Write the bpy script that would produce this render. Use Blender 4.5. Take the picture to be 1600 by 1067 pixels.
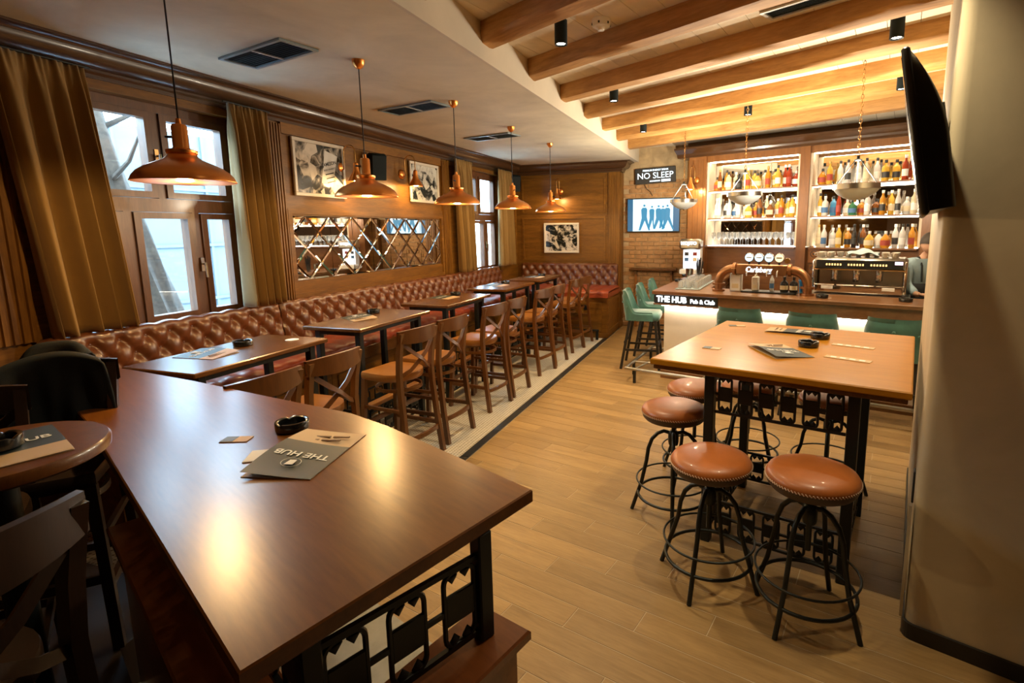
import bpy, math, random
from mathutils import Vector, Matrix
random.seed(7)
scene = bpy.context.scene
for o in list(bpy.data.objects): bpy.data.objects.remove(o)
COL = scene.collection
PI = math.pi
rad = math.radians

# ------------------------------------------------------------------ camera
CAM_H = 1.85
FPX, PX0, PY0 = 829.788, 884.115, 485.858
YAW, PITCH, ROLL = .3110226, .1529737, .01049035
fw = Vector((-math.sin(YAW)*math.cos(PITCH), math.cos(YAW)*math.cos(PITCH), -math.sin(PITCH)))
rt = Vector((math.cos(YAW), math.sin(YAW), 0)); dn = fw.cross(rt)
r2 = math.cos(ROLL)*rt + math.sin(ROLL)*dn
d2 = -math.sin(ROLL)*rt + math.cos(ROLL)*dn
cam_data = bpy.data.cameras.new('camera'); cam = bpy.data.objects.new('camera', cam_data); COL.objects.link(cam)
cam_data.sensor_width = 36; cam_data.lens = FPX/1600*36
cam_data.shift_x = (800-PX0)/1600; cam_data.shift_y = (PY0-533.5)/1600
cam_data.clip_start = .02; cam_data.clip_end = 200
mw = Matrix.Identity(4)
for i in range(3):
    mw[i][0] = r2[i]; mw[i][1] = -d2[i]; mw[i][2] = -fw[i]
mw[2][3] = CAM_H
cam.matrix_world = mw
scene.camera = cam
def project(x, y, z):
    v = Vector((x, y, z-CAM_H)); d = v.dot(fw)
    if d < .05: return None
    return (PX0+FPX*v.dot(r2)/d, PY0+FPX*v.dot(d2)/d, d)

# ------------------------------------------------------------------ world, exposure
vs = scene.view_settings
vs.view_transform = 'Standard'; vs.look = 'None'; vs.gamma = 1.0; vs.use_curve_mapping = False
vs.exposure = 1.3
scene.display_settings.display_device = 'sRGB'
world = bpy.data.worlds.new('sky'); scene.world = world; world.use_nodes = True
wn = world.node_tree.nodes; bg = wn['Background']
bg.inputs[0].default_value = (.52, .79, 1.0, 1); bg.inputs[1].default_value = 10.0
cy = scene.cycles
cy.max_bounces = 7; cy.diffuse_bounces = 4; cy.glossy_bounces = 4; cy.transmission_bounces = 4; cy.transparent_max_bounces = 8
cy.caustics_reflective = False; cy.caustics_refractive = False
cy.sample_clamp_indirect = 4.0
cy.use_denoising = True
# light levels (watts)
W_PENDANT = 18.0; W_SPOT = 64.0; W_SCONCE = 8.0; W_BOWL = 58.0
E_LED = 13.0; E_SHELF = 11.0

# ------------------------------------------------------------------ materials
MATS = {}
def nodes_of(m):
    m.use_nodes = True
    return m.node_tree.nodes, m.node_tree.links, m.node_tree.nodes['Principled BSDF']
def new_mat(name):
    m = bpy.data.materials.new(name); MATS[name] = m
    return (m,)+nodes_of(m)
def rgba(c): return (c[0], c[1], c[2], 1)
def sset(b, **k):
    for kk, v in k.items():
        b.inputs[kk.replace('_', ' ')].default_value = v
def ramp(n, l, fac, stops):
    r = n.new('ShaderNodeValToRGB'); l.new(fac, r.inputs[0]); e = r.color_ramp.elements
    while len(e) > 1: e.remove(e[0])
    e[0].position = stops[0][0]; e[0].color = rgba(stops[0][1])
    for p, c in stops[1:]:
        x = e.new(p); x.color = rgba(c)
    return r
def coords(n, l, scale, rnd=True, space='Object'):
    tc = n.new('ShaderNodeTexCoord'); mp = n.new('ShaderNodeMapping'); mp.inputs['Scale'].default_value = scale
    src = tc.outputs[space]
    if rnd:
        oi = n.new('ShaderNodeObjectInfo'); ml = n.new('ShaderNodeVectorMath'); ml.operation = 'MULTIPLY_ADD'
        cb = n.new('ShaderNodeCombineXYZ')
        for i in range(3): l.new(oi.outputs['Random'], cb.inputs[i])
        l.new(cb.outputs[0], ml.inputs[0]); ml.inputs[1].default_value = (37, 53, 71); l.new(src, ml.inputs[2]); src = ml.outputs[0]
    l.new(src, mp.inputs['Vector'])
    return mp.outputs[0]
def noise(n, l, vec, scale, detail=4, rough=.55, dist=0):
    t = n.new('ShaderNodeTexNoise'); l.new(vec, t.inputs['Vector'])
    t.inputs['Scale'].default_value = scale; t.inputs['Detail'].default_value = detail
    t.inputs['Roughness'].default_value = rough; t.inputs['Distortion'].default_value = dist
    return t.outputs['Fac']
def bump(n, l, b, h, strength, dist=.01):
    bp = n.new('ShaderNodeBump'); bp.inputs['Strength'].default_value = strength; bp.inputs['Distance'].default_value = dist
    l.new(h, bp.inputs['Height']); l.new(bp.outputs[0], b.inputs['Normal'])
def wood(name, c1, c2, grain='y', scale=3.0, rough=.35, var=.25, coat=0.0, bmp=.08, dist=.6, spec=.5):
    m, n, l, b = new_mat(name)
    s = {'x': (.12, 1, 1), 'y': (1, .12, 1), 'z': (1, 1, .12)}[grain]
    v = coords(n, l, tuple(q*scale for q in s))
    f = noise(n, l, v, 6, 6, .6, dist); f2 = noise(n, l, v, 45, 3, .6, .2)
    mx = n.new('ShaderNodeMix'); mx.data_type = 'FLOAT'; mx.inputs[0].default_value = .35
    l.new(f, mx.inputs[2]); l.new(f2, mx.inputs[3])
    r = ramp(n, l, mx.outputs[0], [(.32, c1), (.5, tuple((a+d)/2 for a, d in zip(c1, c2))), (.68, c2)])
    hs = n.new('ShaderNodeHueSaturation'); l.new(r.outputs[0], hs.inputs['Color'])
    oi = n.new('ShaderNodeObjectInfo'); mr = n.new('ShaderNodeMapRange'); l.new(oi.outputs['Random'], mr.inputs[0])
    mr.inputs[3].default_value = 1-var; mr.inputs[4].default_value = 1+var; l.new(mr.outputs[0], hs.inputs['Value'])
    l.new(hs.outputs[0], b.inputs['Base Color'])
    sset(b, Roughness=rough, Coat_Weight=coat, Coat_Roughness=.12, Specular_IOR_Level=spec)
    if bmp: bump(n, l, b, mx.outputs[0], bmp, .004)
    return m
def plain(name, c, rough=.5, metal=0.0, mott=0.0, mscale=4, bmp=0, bscale=60, coat=0, sheen=0, spec=.5):
    m, n, l, b = new_mat(name)
    sset(b, Base_Color=rgba(c), Roughness=rough, Metallic=metal, Coat_Weight=coat, Coat_Roughness=.08, Sheen_Weight=sheen, Specular_IOR_Level=spec)
    if mott or bmp: v = coords(n, l, (1, 1, 1))
    if mott:
        f = noise(n, l, v, mscale, 6, .6, .4)
        r = ramp(n, l, f, [(.3, tuple(x*(1-mott) for x in c)), (.7, tuple(min(1, x*(1+mott)) for x in c))])
        l.new(r.outputs[0], b.inputs['Base Color'])
    if bmp: bump(n, l, b, noise(n, l, v, bscale, 4), bmp, .003)
    return m
def emit(name, c, s):
    m, n, l, b = new_mat(name)
    sset(b, Base_Color=(0, 0, 0, 1), Roughness=.5); b.inputs['Emission Color'].default_value = rgba(c); b.inputs['Emission Strength'].default_value = s
    return m
def glassy(name, c, alpha_like=.75, rough=.05):
    # thin-walled clear glass: mostly see-through with a glossy skin
    m = bpy.data.materials.new(name); MATS[name] = m; m.use_nodes = True
    n, l = m.node_tree.nodes, m.node_tree.links; n.clear()
    o = n.new('ShaderNodeOutputMaterial'); t = n.new('ShaderNodeBsdfTransparent'); t.inputs[0].default_value = rgba(c)
    g = n.new('ShaderNodeBsdfGlossy'); g.inputs['Roughness'].default_value = rough
    lw = n.new('ShaderNodeLayerWeight'); pw = n.new('ShaderNodeMath'); pw.operation = 'POWER'; pw.inputs[1].default_value = 5; l.new(lw.outputs['Facing'], pw.inputs[0])
    ad = n.new('ShaderNodeMath'); ad.operation = 'ADD'; ad.inputs[1].default_value = 1-alpha_like; ad.use_clamp = True; l.new(pw.outputs[0], ad.inputs[0])
    mx = n.new('ShaderNodeMixShader'); l.new(ad.outputs[0], mx.inputs[0]); l.new(t.outputs[0], mx.inputs[1]); l.new(g.outputs[0], mx.inputs[2])
    l.new(mx.outputs[0], o.inputs[0])
    return m
def spirit(name, c, rough=.12):
    # coloured bottle glass filled with liquid
    m, n, l, b = new_mat(name)
    sset(b, Base_Color=rgba(c), Roughness=rough, Transmission_Weight=.35, IOR=1.3, Coat_Weight=.6, Coat_Roughness=.05)
    return m

wood('wall_wood', (.095, .036, .004), (.245, .104, .013), 'y', 2.2, .42, .10, spec=.3)
wood('wall_wood_v', (.095, .036, .004), (.245, .104, .013), 'z', 2.2, .42, .10, spec=.3)
wood('wall_wood_x', (.095, .036, .004), (.245, .104, .013), 'x', 2.2, .42, .10, spec=.3)
wood('cornice_wood', (.045, .020, .008), (.085, .038, .014), 'y', 2.5, .3, .05, .25)
wood('cornice_wood_x', (.045, .020, .008), (.085, .038, .014), 'x', 2.5, .3, .05, .25)
wood('window_wood', (.075, .028, .010), (.17, .065, .022), 'z', 3, .35, .1, .1)
wood('dark_table_wood', (.065, .023, .005), (.15, .058, .012), 'y', 2.2, .27, .08, .1, 0)
wood('near_table_wood', (.105, .030, .004), (.20, .070, .010), 'x', 1.6, .28, .0, .0, 0, spec=.5)
wood('oak_table_wood', (.31, .122, .006), (.43, .185, .010), 'x', 1.6, .36, .0, .0, .015, spec=.14)
wood('chair_wood', (.085, .028, .006), (.155, .056, .012), 'z', 3.5, .3, .15, .3)
wood('seat_wood', (.24, .088, .016), (.31, .125, .026), 'y', 2.2, .28, .10, .2, .04, .2)
wood('near_chair_wood', (.018, .010, .006), (.035, .018, .010), 'z', 3.5, .35, .1, .1)  # darker version of the chair wood, for the near-corner chairs
wood('red_wood', (.17, .050, .012), (.28, .090, .022), 'x', 1.6, .28, .05, .3)
wood('bar_wood', (.12, .050, .018), (.24, .105, .038), 'x', 2.2, .28, .05, .2)
wood('post_wood', (.16, .06, .015), (.27, .11, .03), 'z', 2.2, .35, .08, .1)
wood('beam_wood', (.30, .135, .032), (.60, .32, .095), 'x', 1.6, .7, .18, 0, .6, 1.6)
wood('floor_wood', (.205, .118, .042), (.335, .205, .078), 'x', 2.2, .42, .14, .0, spec=.35)
plain('board_paint', (.74, .64, .49), .8, mott=.14, mscale=3, bmp=.1)
plain('grout', (.42, .32, .20), .8)
plain('grey_tile', (.20, .19, .155), .5, mott=.25, mscale=5)
plain('black_tile', (.018, .02, .02), .3, mott=.3, mscale=8)
plain('plaster', (.64, .57, .43), .8, mott=.16, mscale=1.6, bmp=.12, bscale=18)
plain('plaster_wall', (.55, .46, .30), .75, mott=.14, mscale=2.2, bmp=.1, bscale=14)
plain('soffit_paint', (.62, .55, .44), .8, mott=.06, mscale=2)
plain('dark_wall', (.16, .09, .05), .7)
plain('iron', (.012, .015, .015), .42, .35, bmp=.05)
plain('stool_iron', (.030, .034, .032), .38, .7)
plain('steel', (.42, .40, .36), .28, 1.0)
plain('chrome', (.78, .76, .72), .1, 1.0)
plain('copper', (.95, .38, .10), .30, 1.0, mott=.12, mscale=3)
plain('shade_inside', (.80, .55, .30), .5)
plain('brass', (.70, .42, .15), .25, 1.0)
plain('tower_bronze', (.34, .17, .08), .34, .9, mott=.15, mscale=6)
plain('leather', (.125, .038, .011), .33, mott=.3, mscale=9, bmp=.05, bscale=140, coat=.15)
plain('leather_red', (.27, .045, .014), .36, mott=.25, mscale=8, bmp=.05, bscale=140, coat=.1)
plain('leather_tan', (.33, .095, .017), .42, mott=.18, mscale=6, bmp=.06, bscale=160, coat=.08)
plain('leather_rim', (.075, .045, .03), .5)
plain('thread', (.62, .45, .32), .7)
plain('velvet', (.040, .135, .110), .55, mott=.25, mscale=7, sheen=.5)
plain('stool_legs', (.015, .013, .012), .4)
plain('curtain', (.26, .145, .035), .85, mott=.05, mscale=8, bmp=.15, bscale=300, sheen=.2)
plain('black_plastic', (.012, .014, .016), .38)
plain('speaker_black', (.004, .009, .010), .6, spec=.2)
plain('ash_black', (.008, .009, .010), .22, coat=.4)
plain('picture_frame', (.62, .55, .45), .35)
plain('white_plastic', (.82, .81, .78), .4)
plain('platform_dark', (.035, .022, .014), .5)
plain('cream_panel', (.70, .62, .50), .7, mott=.06, mscale=3)
plain('paper_dark', (.018, .032, .036), .5)
plain('paper_tan', (.52, .36, .21), .6)
plain('paper_white', (.70, .66, .60), .6)
plain('ink_white', (.75, .74, .70), .6)
plain('ink_brown', (.22, .13, .07), .6)
plain('ink_black', (.02, .02, .02), .6)
plain('wool', (.006, .010, .013), .9, bmp=.2, bscale=200)
plain('skin', (.55, .31, .20), .5)
plain('hair', (.03, .018, .01), .6)
plain('shirt', (.33, .47, .56), .8, mott=.1, mscale=8)
plain('apron', (.01, .012, .015), .8)
plain('trousers', (.02, .022, .03), .8)
plain('towel_cloth', (.42, .52, .58), .9, mott=.15, mscale=10)
plain('porcelain', (.72, .68, .62), .25, coat=.3)
plain('brick', (.36, .20, .085), .85, mott=.35, mscale=9, bmp=.5, bscale=40)
plain('mortar', (.42, .30, .17), .9, mott=.2, mscale=12, bmp=.4, bscale=50)
plain('rough_plaster', (.40, .29, .16), .9, mott=.3, mscale=5, bmp=.5, bscale=22)
plain('grille', (.26, .32, .34), .4, .2)
plain('grille_frame', (.55, .53, .50), .5)
plain('mirror', (.86, .86, .84), .015, 1.0)
plain('mirror_edge', (.92, .92, .90), .06, 1.0)
plain('bark', (.045, .030, .020), .9, mott=.5, mscale=14, bmp=1.0, bscale=24)
plain('facade', (.105, .125, .14), .8, mott=.04)
plain('snow', (.5, .54, .58), .9)
plain('label_cream', (.72, .62, .42), .6); plain('label_white', (.80, .80, .78), .6); plain('label_black', (.03, .03, .03), .5)
plain('label_red', (.35, .05, .03), .6); plain('label_blue', (.06, .16, .35), .6); plain('cap_black', (.02, .02, .02), .4); plain('cap_gold', (.6, .42, .15), .3, .8)
plain('cap_white', (.75, .75, .75), .4)
glassy('window_glass', (.96, .98, 1), .97, .02)
glassy('clear_glass', (.95, .96, .95), .90, .05)
m = bpy.data.materials.new('tumbler_glass'); MATS['tumbler_glass'] = m; m.use_nodes = True; n, l = m.node_tree.nodes, m.node_tree.links; n.clear()
o_ = n.new('ShaderNodeOutputMaterial'); t1 = n.new('ShaderNodeBsdfTransparent'); t2 = n.new('ShaderNodeBsdfTranslucent'); t2.inputs[0].default_value = (.85, .86, .84, 1); g1 = n.new('ShaderNodeBsdfGlossy'); g1.inputs['Roughness'].default_value = .05
fr1 = n.new('ShaderNodeLayerWeight'); fr1.inputs[0].default_value = .2; m1 = n.new('ShaderNodeMixShader'); m1.inputs[0].default_value = .30; m2 = n.new('ShaderNodeMixShader')
l.new(t1.outputs[0], m1.inputs[1]); l.new(t2.outputs[0], m1.inputs[2]); l.new(fr1.outputs['Facing'], m2.inputs[0]); l.new(m1.outputs[0], m2.inputs[1]); l.new(g1.outputs[0], m2.inputs[2]); l.new(m2.outputs[0], o_.inputs[0])
plain('bowl_glass', (.62, .66, .68), .3)
for nm_, c_ in dict(amber=(.75, .33, .03), gold=(.90, .55, .08), brown=(.30, .10, .02), clear=(.88, .88, .86), green=(.05, .22, .10), blue=(.10, .42, .75), red=(.45, .06, .02), dark=(.03, .03, .03), pale=(.92, .80, .55)).items():
    spirit('spirit_'+nm_, c_)
emit('bulb_glow', (1.0, .72, .36), 30); emit('spot_glow', (1.0, .90, .74), 14)
emit('led_warm', (1.0, .86, .66), E_LED); emit('led_shelf', (1.0, .83, .58), E_SHELF)
emit('sign_white', (.92, .97, 1.0), 1.6); emit('tv_white', (.62, .86, 1.0), .62); emit('tv_blue', (.01, .10, .20), .6); emit('tv_cyan', (.01, .17, .30), .7)
emit('neon_white', (.75, .92, 1.0), 1.1); emit('medal_cold', (.55, .85, 1.0), .8); emit('medal_warm', (1.0, .70, .36), .8)
emit('panel_white', (.95, .97, 1.0), .9); emit('button_glow', (1.0, .55, .18), 1.0); emit('display_pink', (.95, .70, .82), .7)
# mosaic of tiny tiles (too small to pick apart)
m, n, l, b = new_mat('mosaic')
v = coords(n, l, (1, 1, 1), False)
vo = n.new('ShaderNodeTexVoronoi'); vo.feature = 'F1'; vo.inputs['Scale'].default_value = 34; vo.inputs['Randomness'].default_value = .08; l.new(v, vo.inputs['Vector'])
r = ramp(n, l, vo.outputs['Distance'], [(.0, (.66, .60, .49)), (.44, (.62, .55, .44)), (.56, (.16, .13, .09))])
f = noise(n, l, v, 1.3, 4); mm = n.new('ShaderNodeMix'); mm.data_type = 'RGBA'; mm.blend_type = 'MULTIPLY'; mm.inputs[0].default_value = .35
l.new(r.outputs[0], mm.inputs[6]); l.new(f, mm.inputs[7]); l.new(mm.outputs[2], b.inputs['Base Color']); sset(b, Roughness=.45)
# black and white photo prints (flat print)
def photo_print(name, sx, sy, seed, lo=(.012, .014, .012), hi=(.62, .55, .46)):
    m, n, l, b = new_mat(name)
    v = coords(n, l, (sx, sy, sx), False)
    ad = n.new('ShaderNodeVectorMath'); ad.inputs[1].default_value = (seed, seed*2, seed*3); l.new(v, ad.inputs[0])
    vo = n.new('ShaderNodeTexVoronoi'); vo.inputs['Scale'].default_value = 5; l.new(ad.outputs[0], vo.inputs['Vector'])
    f = noise(n, l, ad.outputs[0], 7, 3, .5, 1.2)
    mx = n.new('ShaderNodeMath'); mx.operation = 'MULTIPLY_ADD'; l.new(f, mx.inputs[0]); mx.inputs[1].default_value = 1.0
    sp = n.new('ShaderNodeSeparateColor'); l.new(vo.outputs['Color'], sp.inputs[0]); ml = n.new('ShaderNodeMath'); ml.operation = 'MULTIPLY'; ml.inputs[1].default_value = .5; l.new(sp.outputs[0], ml.inputs[0])
    l.new(ml.outputs[0], mx.inputs[2])
    r = ramp(n, l, mx.outputs[0], [(.62, lo), (.70, tuple(q*.25 for q in hi)), (.80, tuple(q*.75 for q in hi)), (.95, hi)])
    l.new(r.outputs[0], b.inputs['Base Color']); sset(b, Roughness=.12)
photo_print('print_bottle', 1.2, 2.0, 3.1); photo_print('print_street', 1.4, 1.2, 9.7, (.012, .02, .022), (.6, .58, .52)); photo_print('print_shop', 1.8, 1.2, 5.5)

# ------------------------------------------------------------------ mesh builder
class MB:
    def __init__(s): s.v = []; s.f = []
    def add(s, vs, fs):
        k = len(s.v); s.v += [tuple(x) for x in vs]; s.f += [tuple(i+k for i in q) for q in fs]; return s
    def box(s, x0, x1, y0, y1, z0, z1):
        return s.add([(x0, y0, z0), (x1, y0, z0), (x1, y1, z0), (x0, y1, z0), (x0, y0, z1), (x1, y0, z1), (x1, y1, z1), (x0, y1, z1)],
                     [(0, 3, 2, 1), (4, 5, 6, 7), (0, 1, 5, 4), (1, 2, 6, 5), (2, 3, 7, 6), (3, 0, 4, 7)])
    def cbox(s, cx, cy_, cz, sx, sy, sz, ch=.004):
        # box with chamfered edges (24 verts)
        x, y, z = sx/2, sy/2, sz/2; c = min(ch, x*.9, y*.9, z*.9); V = []; 
        k0 = len(s.v); idx = {}
        for ax in range(3):
            for sg in (-1, 1):
                for a in (-1, 1):
                    for b_ in (-1, 1):
                        p = [0, 0, 0]; o1, o2 = [(1, 2), (0, 2), (0, 1)][ax]; h = (x, y, z)
                        p[ax] = sg*h[ax]; p[o1] = a*(h[o1]-c); p[o2] = b_*(h[o2]-c)
                        sgn = [0, 0, 0]; sgn[ax] = sg; sgn[o1] = a; sgn[o2] = b_
                        idx[(ax, tuple(sgn))] = len(V); V.append((p[0]+cx, p[1]+cy_, p[2]+cz))
        F = []
        def face(vs, nrm):
            a, b_, c_ = [Vector(V[i]) for i in vs[:3]]
            if (b_-a).cross(c_-a).dot(Vector(nrm)) < 0: vs = vs[::-1]
            F.append(tuple(vs))
        for ax in range(3):
            o1, o2 = [(1, 2), (0, 2), (0, 1)][ax]
            for sg in (-1, 1):
                q = []
                for a, b_ in ((-1, -1), (1, -1), (1, 1), (-1, 1)):
                    g = [0, 0, 0]; g[ax] = sg; g[o1] = a; g[o2] = b_; q.append(idx[(ax, tuple(g))])
                nr = [0, 0, 0]; nr[ax] = sg; face(q, nr)
        for a1 in range(3):
            for a2 in range(a1+1, 3):
                a3 = 3-a1-a2
                for s1 in (-1, 1):
                    for s2 in (-1, 1):
                        q = []
                        for ax, s3 in ((a1, -1), (a1, 1), (a2, 1), (a2, -1)):
                            g = [0, 0, 0]; g[a1] = s1; g[a2] = s2; g[a3] = s3; q.append(idx[(ax, tuple(g))])
                        nr = [0, 0, 0]; nr[a1] = s1; nr[a2] = s2; face(q, nr)
        for s1 in (-1, 1):
            for s2 in (-1, 1):
                for s3 in (-1, 1):
                    g = (s1, s2, s3); face([idx[(0, g)], idx[(1, g)], idx[(2, g)]], g)
        return s.add(V, F)
    def prism(s, poly, z0, z1):
        nn = len(poly); ar = sum(poly[i][0]*poly[(i+1) % nn][1]-poly[(i+1) % nn][0]*poly[i][1] for i in range(nn))
        if ar < 0: poly = poly[::-1]
        V = [(p[0], p[1], z0) for p in poly]+[(p[0], p[1], z1) for p in poly]
        F = [tuple(range(nn))[::-1], tuple(range(nn, 2*nn))]+[(i, (i+1) % nn, nn+(i+1) % nn, nn+i) for i in range(nn)]
        return s.add(V, F)
    def extrude_y(s, poly, y0, y1):
        # closed profile in (x,z) extruded along y
        nn = len(poly); ar = sum(poly[i][0]*poly[(i+1) % nn][1]-poly[(i+1) % nn][0]*poly[i][1] for i in range(nn))
        if ar < 0: poly = poly[::-1]
        V = [(p[0], y0, p[1]) for p in poly]+[(p[0], y1, p[1]) for p in poly]
        F = [tuple(range(nn)), tuple(range(nn, 2*nn))[::-1]]+[(i, nn+i, nn+(i+1) % nn, (i+1) % nn) for i in range(nn)]
        return s.add(V, F)
    def tube(s, pts, r, n=8, closed=False, caps=True):
        pts = [Vector(p) for p in pts]; N = len(pts); rs = r if isinstance(r, (list, tuple)) else [r]*N
        V = []; up = None
        for i, p in enumerate(pts):
            a = pts[(i-1) % N] if (closed or i > 0) else p; c = pts[(i+1) % N] if (closed or i < N-1) else p
            t = (c-a).normalized()
            if up is None:
                up = Vector((0, 0, 1)) if abs(t.z) < .9 else Vector((1, 0, 0))
            u = (up - t*up.dot(t))
            if u.length < 1e-6: u = t.orthogonal()
            u.normalize(); w = t.cross(u); up = u
            for k in range(n):
                an = 2*PI*k/n; V.append(p+(u*math.cos(an)+w*math.sin(an))*rs[i])
        F = []
        for i in range(N if closed else N-1):
            j = (i+1) % N
            for k in range(n):
                F.append((i*n+k, i*n+(k+1) % n, j*n+(k+1) % n, j*n+k))
        if caps and not closed:
            F.append(tuple(range(n))[::-1]); F.append(tuple(range((N-1)*n, N*n)))
        return s.add(V, F)
    def bar(s, p0, p1, w, h=None, up=(0, 0, 1)):
        # rectangular bar between two points
        p0, p1 = Vector(p0), Vector(p1); t = (p1-p0).normalized(); u = Vector(up)
        if abs(t.dot(u)) > .95: u = Vector((0, 1, 0))
        sd = t.cross(u).normalized(); u = sd.cross(t); h = h or w
        V = [p+sd*a*w/2+u*b_*h/2 for p in (p0, p1) for a, b_ in ((-1, -1), (1, -1), (1, 1), (-1, 1))]
        return s.add(V, [(0, 1, 2, 3), (7, 6, 5, 4), (0, 4, 5, 1), (1, 5, 6, 2), (2, 6, 7, 3), (3, 7, 4, 0)])
    def barpath(s, pts, w, h, up=(0, 0, 1)):
        # rectangular section swept along a path; w across, h along up
        pts = [Vector(p) for p in pts]; N = len(pts); V = []
        for i, p in enumerate(pts):
            t = (pts[min(i+1, N-1)]-pts[max(i-1, 0)]).normalized(); u = Vector(up); sd = t.cross(u).normalized(); u = sd.cross(t)
            V += [p+sd*a*w/2+u*b_*h/2 for a, b_ in ((-1, -1), (1, -1), (1, 1), (-1, 1))]
        F = [(0, 1, 2, 3), tuple(range(4*N-4, 4*N))[::-1]]
        for i in range(N-1):
            for k in range(4): F.append((4*i+k, 4*i+4+k, 4*i+4+(k+1) % 4, 4*i+(k+1) % 4))
        return s.add(V, F)
    def lathe(s, prof, n=24, c=(0, 0, 0)):
        V = []; F = []; m = len(prof)
        for (r, z) in prof:
            for k in range(n):
                a = 2*PI*k/n; V.append((c[0]+r*math.cos(a), c[1]+r*math.sin(a), c[2]+z))
        for i in range(m-1):
            for k in range(n): F.append((i*n+k, i*n+(k+1) % n, (i+1)*n+(k+1) % n, (i+1)*n+k))
        if prof[0][0] > 1e-4: F.append(tuple(range(n))[::-1])
        if prof[-1][0] > 1e-4: F.append(tuple(range((m-1)*n, m*n)))
        return s.add(V, F)
    def grid(s, fn, nu, nv, flip=False):
        V = [fn(i/nu, j/nv) for j in range(nv+1) for i in range(nu+1)]; F = []
        for j in range(nv):
            for i in range(nu):
                a = j*(nu+1)+i; q = (a, a+1, a+nu+2, a+nu+1); F.append(q[::-1] if flip else q)
        return s.add(V, F)
    def xf(s, mat, start=0):
        for i in range(start, len(s.v)): s.v[i] = tuple(mat @ Vector(s.v[i]))
        return s
    def mesh(s, name, mat, smooth=None):
        me = bpy.data.meshes.new(name); me.from_pydata(s.v, [], s.f); me.materials.append(MATS[mat]); me.validate(); me.update()
        if smooth is not None:
            me.shade_smooth()
            if smooth < 179: me.set_sharp_from_angle(angle=rad(smooth))
        return me
    def build(s, name, mat, parent=None, smooth=None, loc=None, rot=None):
        return link(name, s.mesh(name, mat, smooth), parent, loc, rot)
def link(name, data, parent=None, loc=None, rot=None):
    o = bpy.data.objects.new(name, data); COL.objects.link(o)
    if parent: o.parent = parent
    if loc is not None: o.location = loc
    if rot is not None: o.rotation_euler = rot if isinstance(rot, (tuple, list)) else (0, 0, rot)
    return o
def tag(o, label, cat, group=None, kind=None):
    if label: o['label'] = label
    if cat: o['category'] = cat
    if group: o['group'] = group
    if kind: o['kind'] = kind
    return o
def thing(name, label, cat, loc=(0, 0, 0), rz=0, group=None):
    return tag(link(name, None, None, loc, rz), label, cat, group)
def struct(o, label=None, cat=None):
    o['kind'] = 'structure'
    if label: o['label'] = label
    if cat: o['category'] = cat
    return o
def copy_tree(o, parent=None):
    c = o.copy(); COL.objects.link(c)
    if parent: c.parent = parent
    for ch in list(o.children): copy_tree(ch, c)
    return c
def place(root, loc, rz, label, first):
    o = root if first else copy_tree(root)
    o.location = loc; o.rotation_euler = (0, 0, rz)
    if label: o['label'] = label
    return o
def text(name, body, size, mat, parent, loc, rot, ext=.0008, align='CENTER', sx=1.0, shear=0, bold=0.0, fitw=None):
    c = bpy.data.curves.new(name, 'FONT'); c.body = body; c.size = size; c.extrude = ext; c.align_x = align; c.align_y = 'CENTER'; c.shear = shear; c.offset = bold
    c.resolution_u = 3; c.materials.append(MATS[mat])
    tmp = bpy.data.objects.new(name, c); COL.objects.link(tmp)
    bpy.context.view_layer.update()
    me = bpy.data.meshes.new_from_object(tmp.evaluated_get(bpy.context.evaluated_depsgraph_get()))
    bpy.data.objects.remove(tmp); bpy.data.curves.remove(c)
    if fitw: sx = fitw/max(1e-6, max(v.co.x for v in me.vertices)-min(v.co.x for v in me.vertices))
    o = link(name, me, parent, loc, rot); o.scale = (sx, 1, 1)
    return o
def light(name, kind, energy, color, parent, loc, radius=.03, rot=None, spot=None, blend=.5):
    L = bpy.data.lights.new(name, kind); L.energy = energy; L.color = color
    if kind in ('POINT', 'SPOT'): L.shadow_soft_size = radius
    if spot: L.spot_size = spot; L.spot_blend = blend
    return link(name, L, parent, loc, rot)
WARM = (1.0, .64, .26); SOFT = (1.0, .82, .52)
ORD = ['first', 'second', 'third', 'fourth', 'fifth', 'sixth', 'seventh', 'eighth', 'ninth', 'tenth', 'eleventh', 'twelfth', 'thirteenth', 'fourteenth', 'fifteenth', 'sixteenth', 'seventeenth', 'eighteenth', 'nineteenth', 'twentieth']
BB = .25128; CB, SB = math.cos(BB), math.sin(BB)
def B2W(u, v): return (u*CB+v*SB, -u*SB+v*CB)
def W2B(x, y): return (x*CB-y*SB, x*SB+y*CB)

# ------------------------------------------------------------------ helpers for clipping
def clip(poly, planes):
    # keep a*x+b*y+c >= 0
    for a, b_, c in planes:
        out = []
        for i in range(len(poly)):
            p, q = poly[i], poly[(i+1) % len(poly)]
            dp, dq = a*p[0]+b_*p[1]+c, a*q[0]+b_*q[1]+c
            if dp >= 0: out.append(p)
            if (dp >= 0) != (dq >= 0):
                t = dp/(dp-dq); out.append((p[0]+t*(q[0]-p[0]), p[1]+t*(q[1]-p[1])))
        poly = out
        if len(poly) < 3: return []
    return poly
def area(poly): return abs(sum(poly[i][0]*poly[(i+1) % len(poly)][1]-poly[(i+1) % len(poly)][0]*poly[i][1] for i in range(len(poly))))/2
XL, YE, ZC, ZR = -4.10, 9.69, 3.04, 3.29          # left wall face, end wall face, low ceiling, timber ceiling
STRIP0, STRIP1 = -2.12, -2.035

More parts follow.
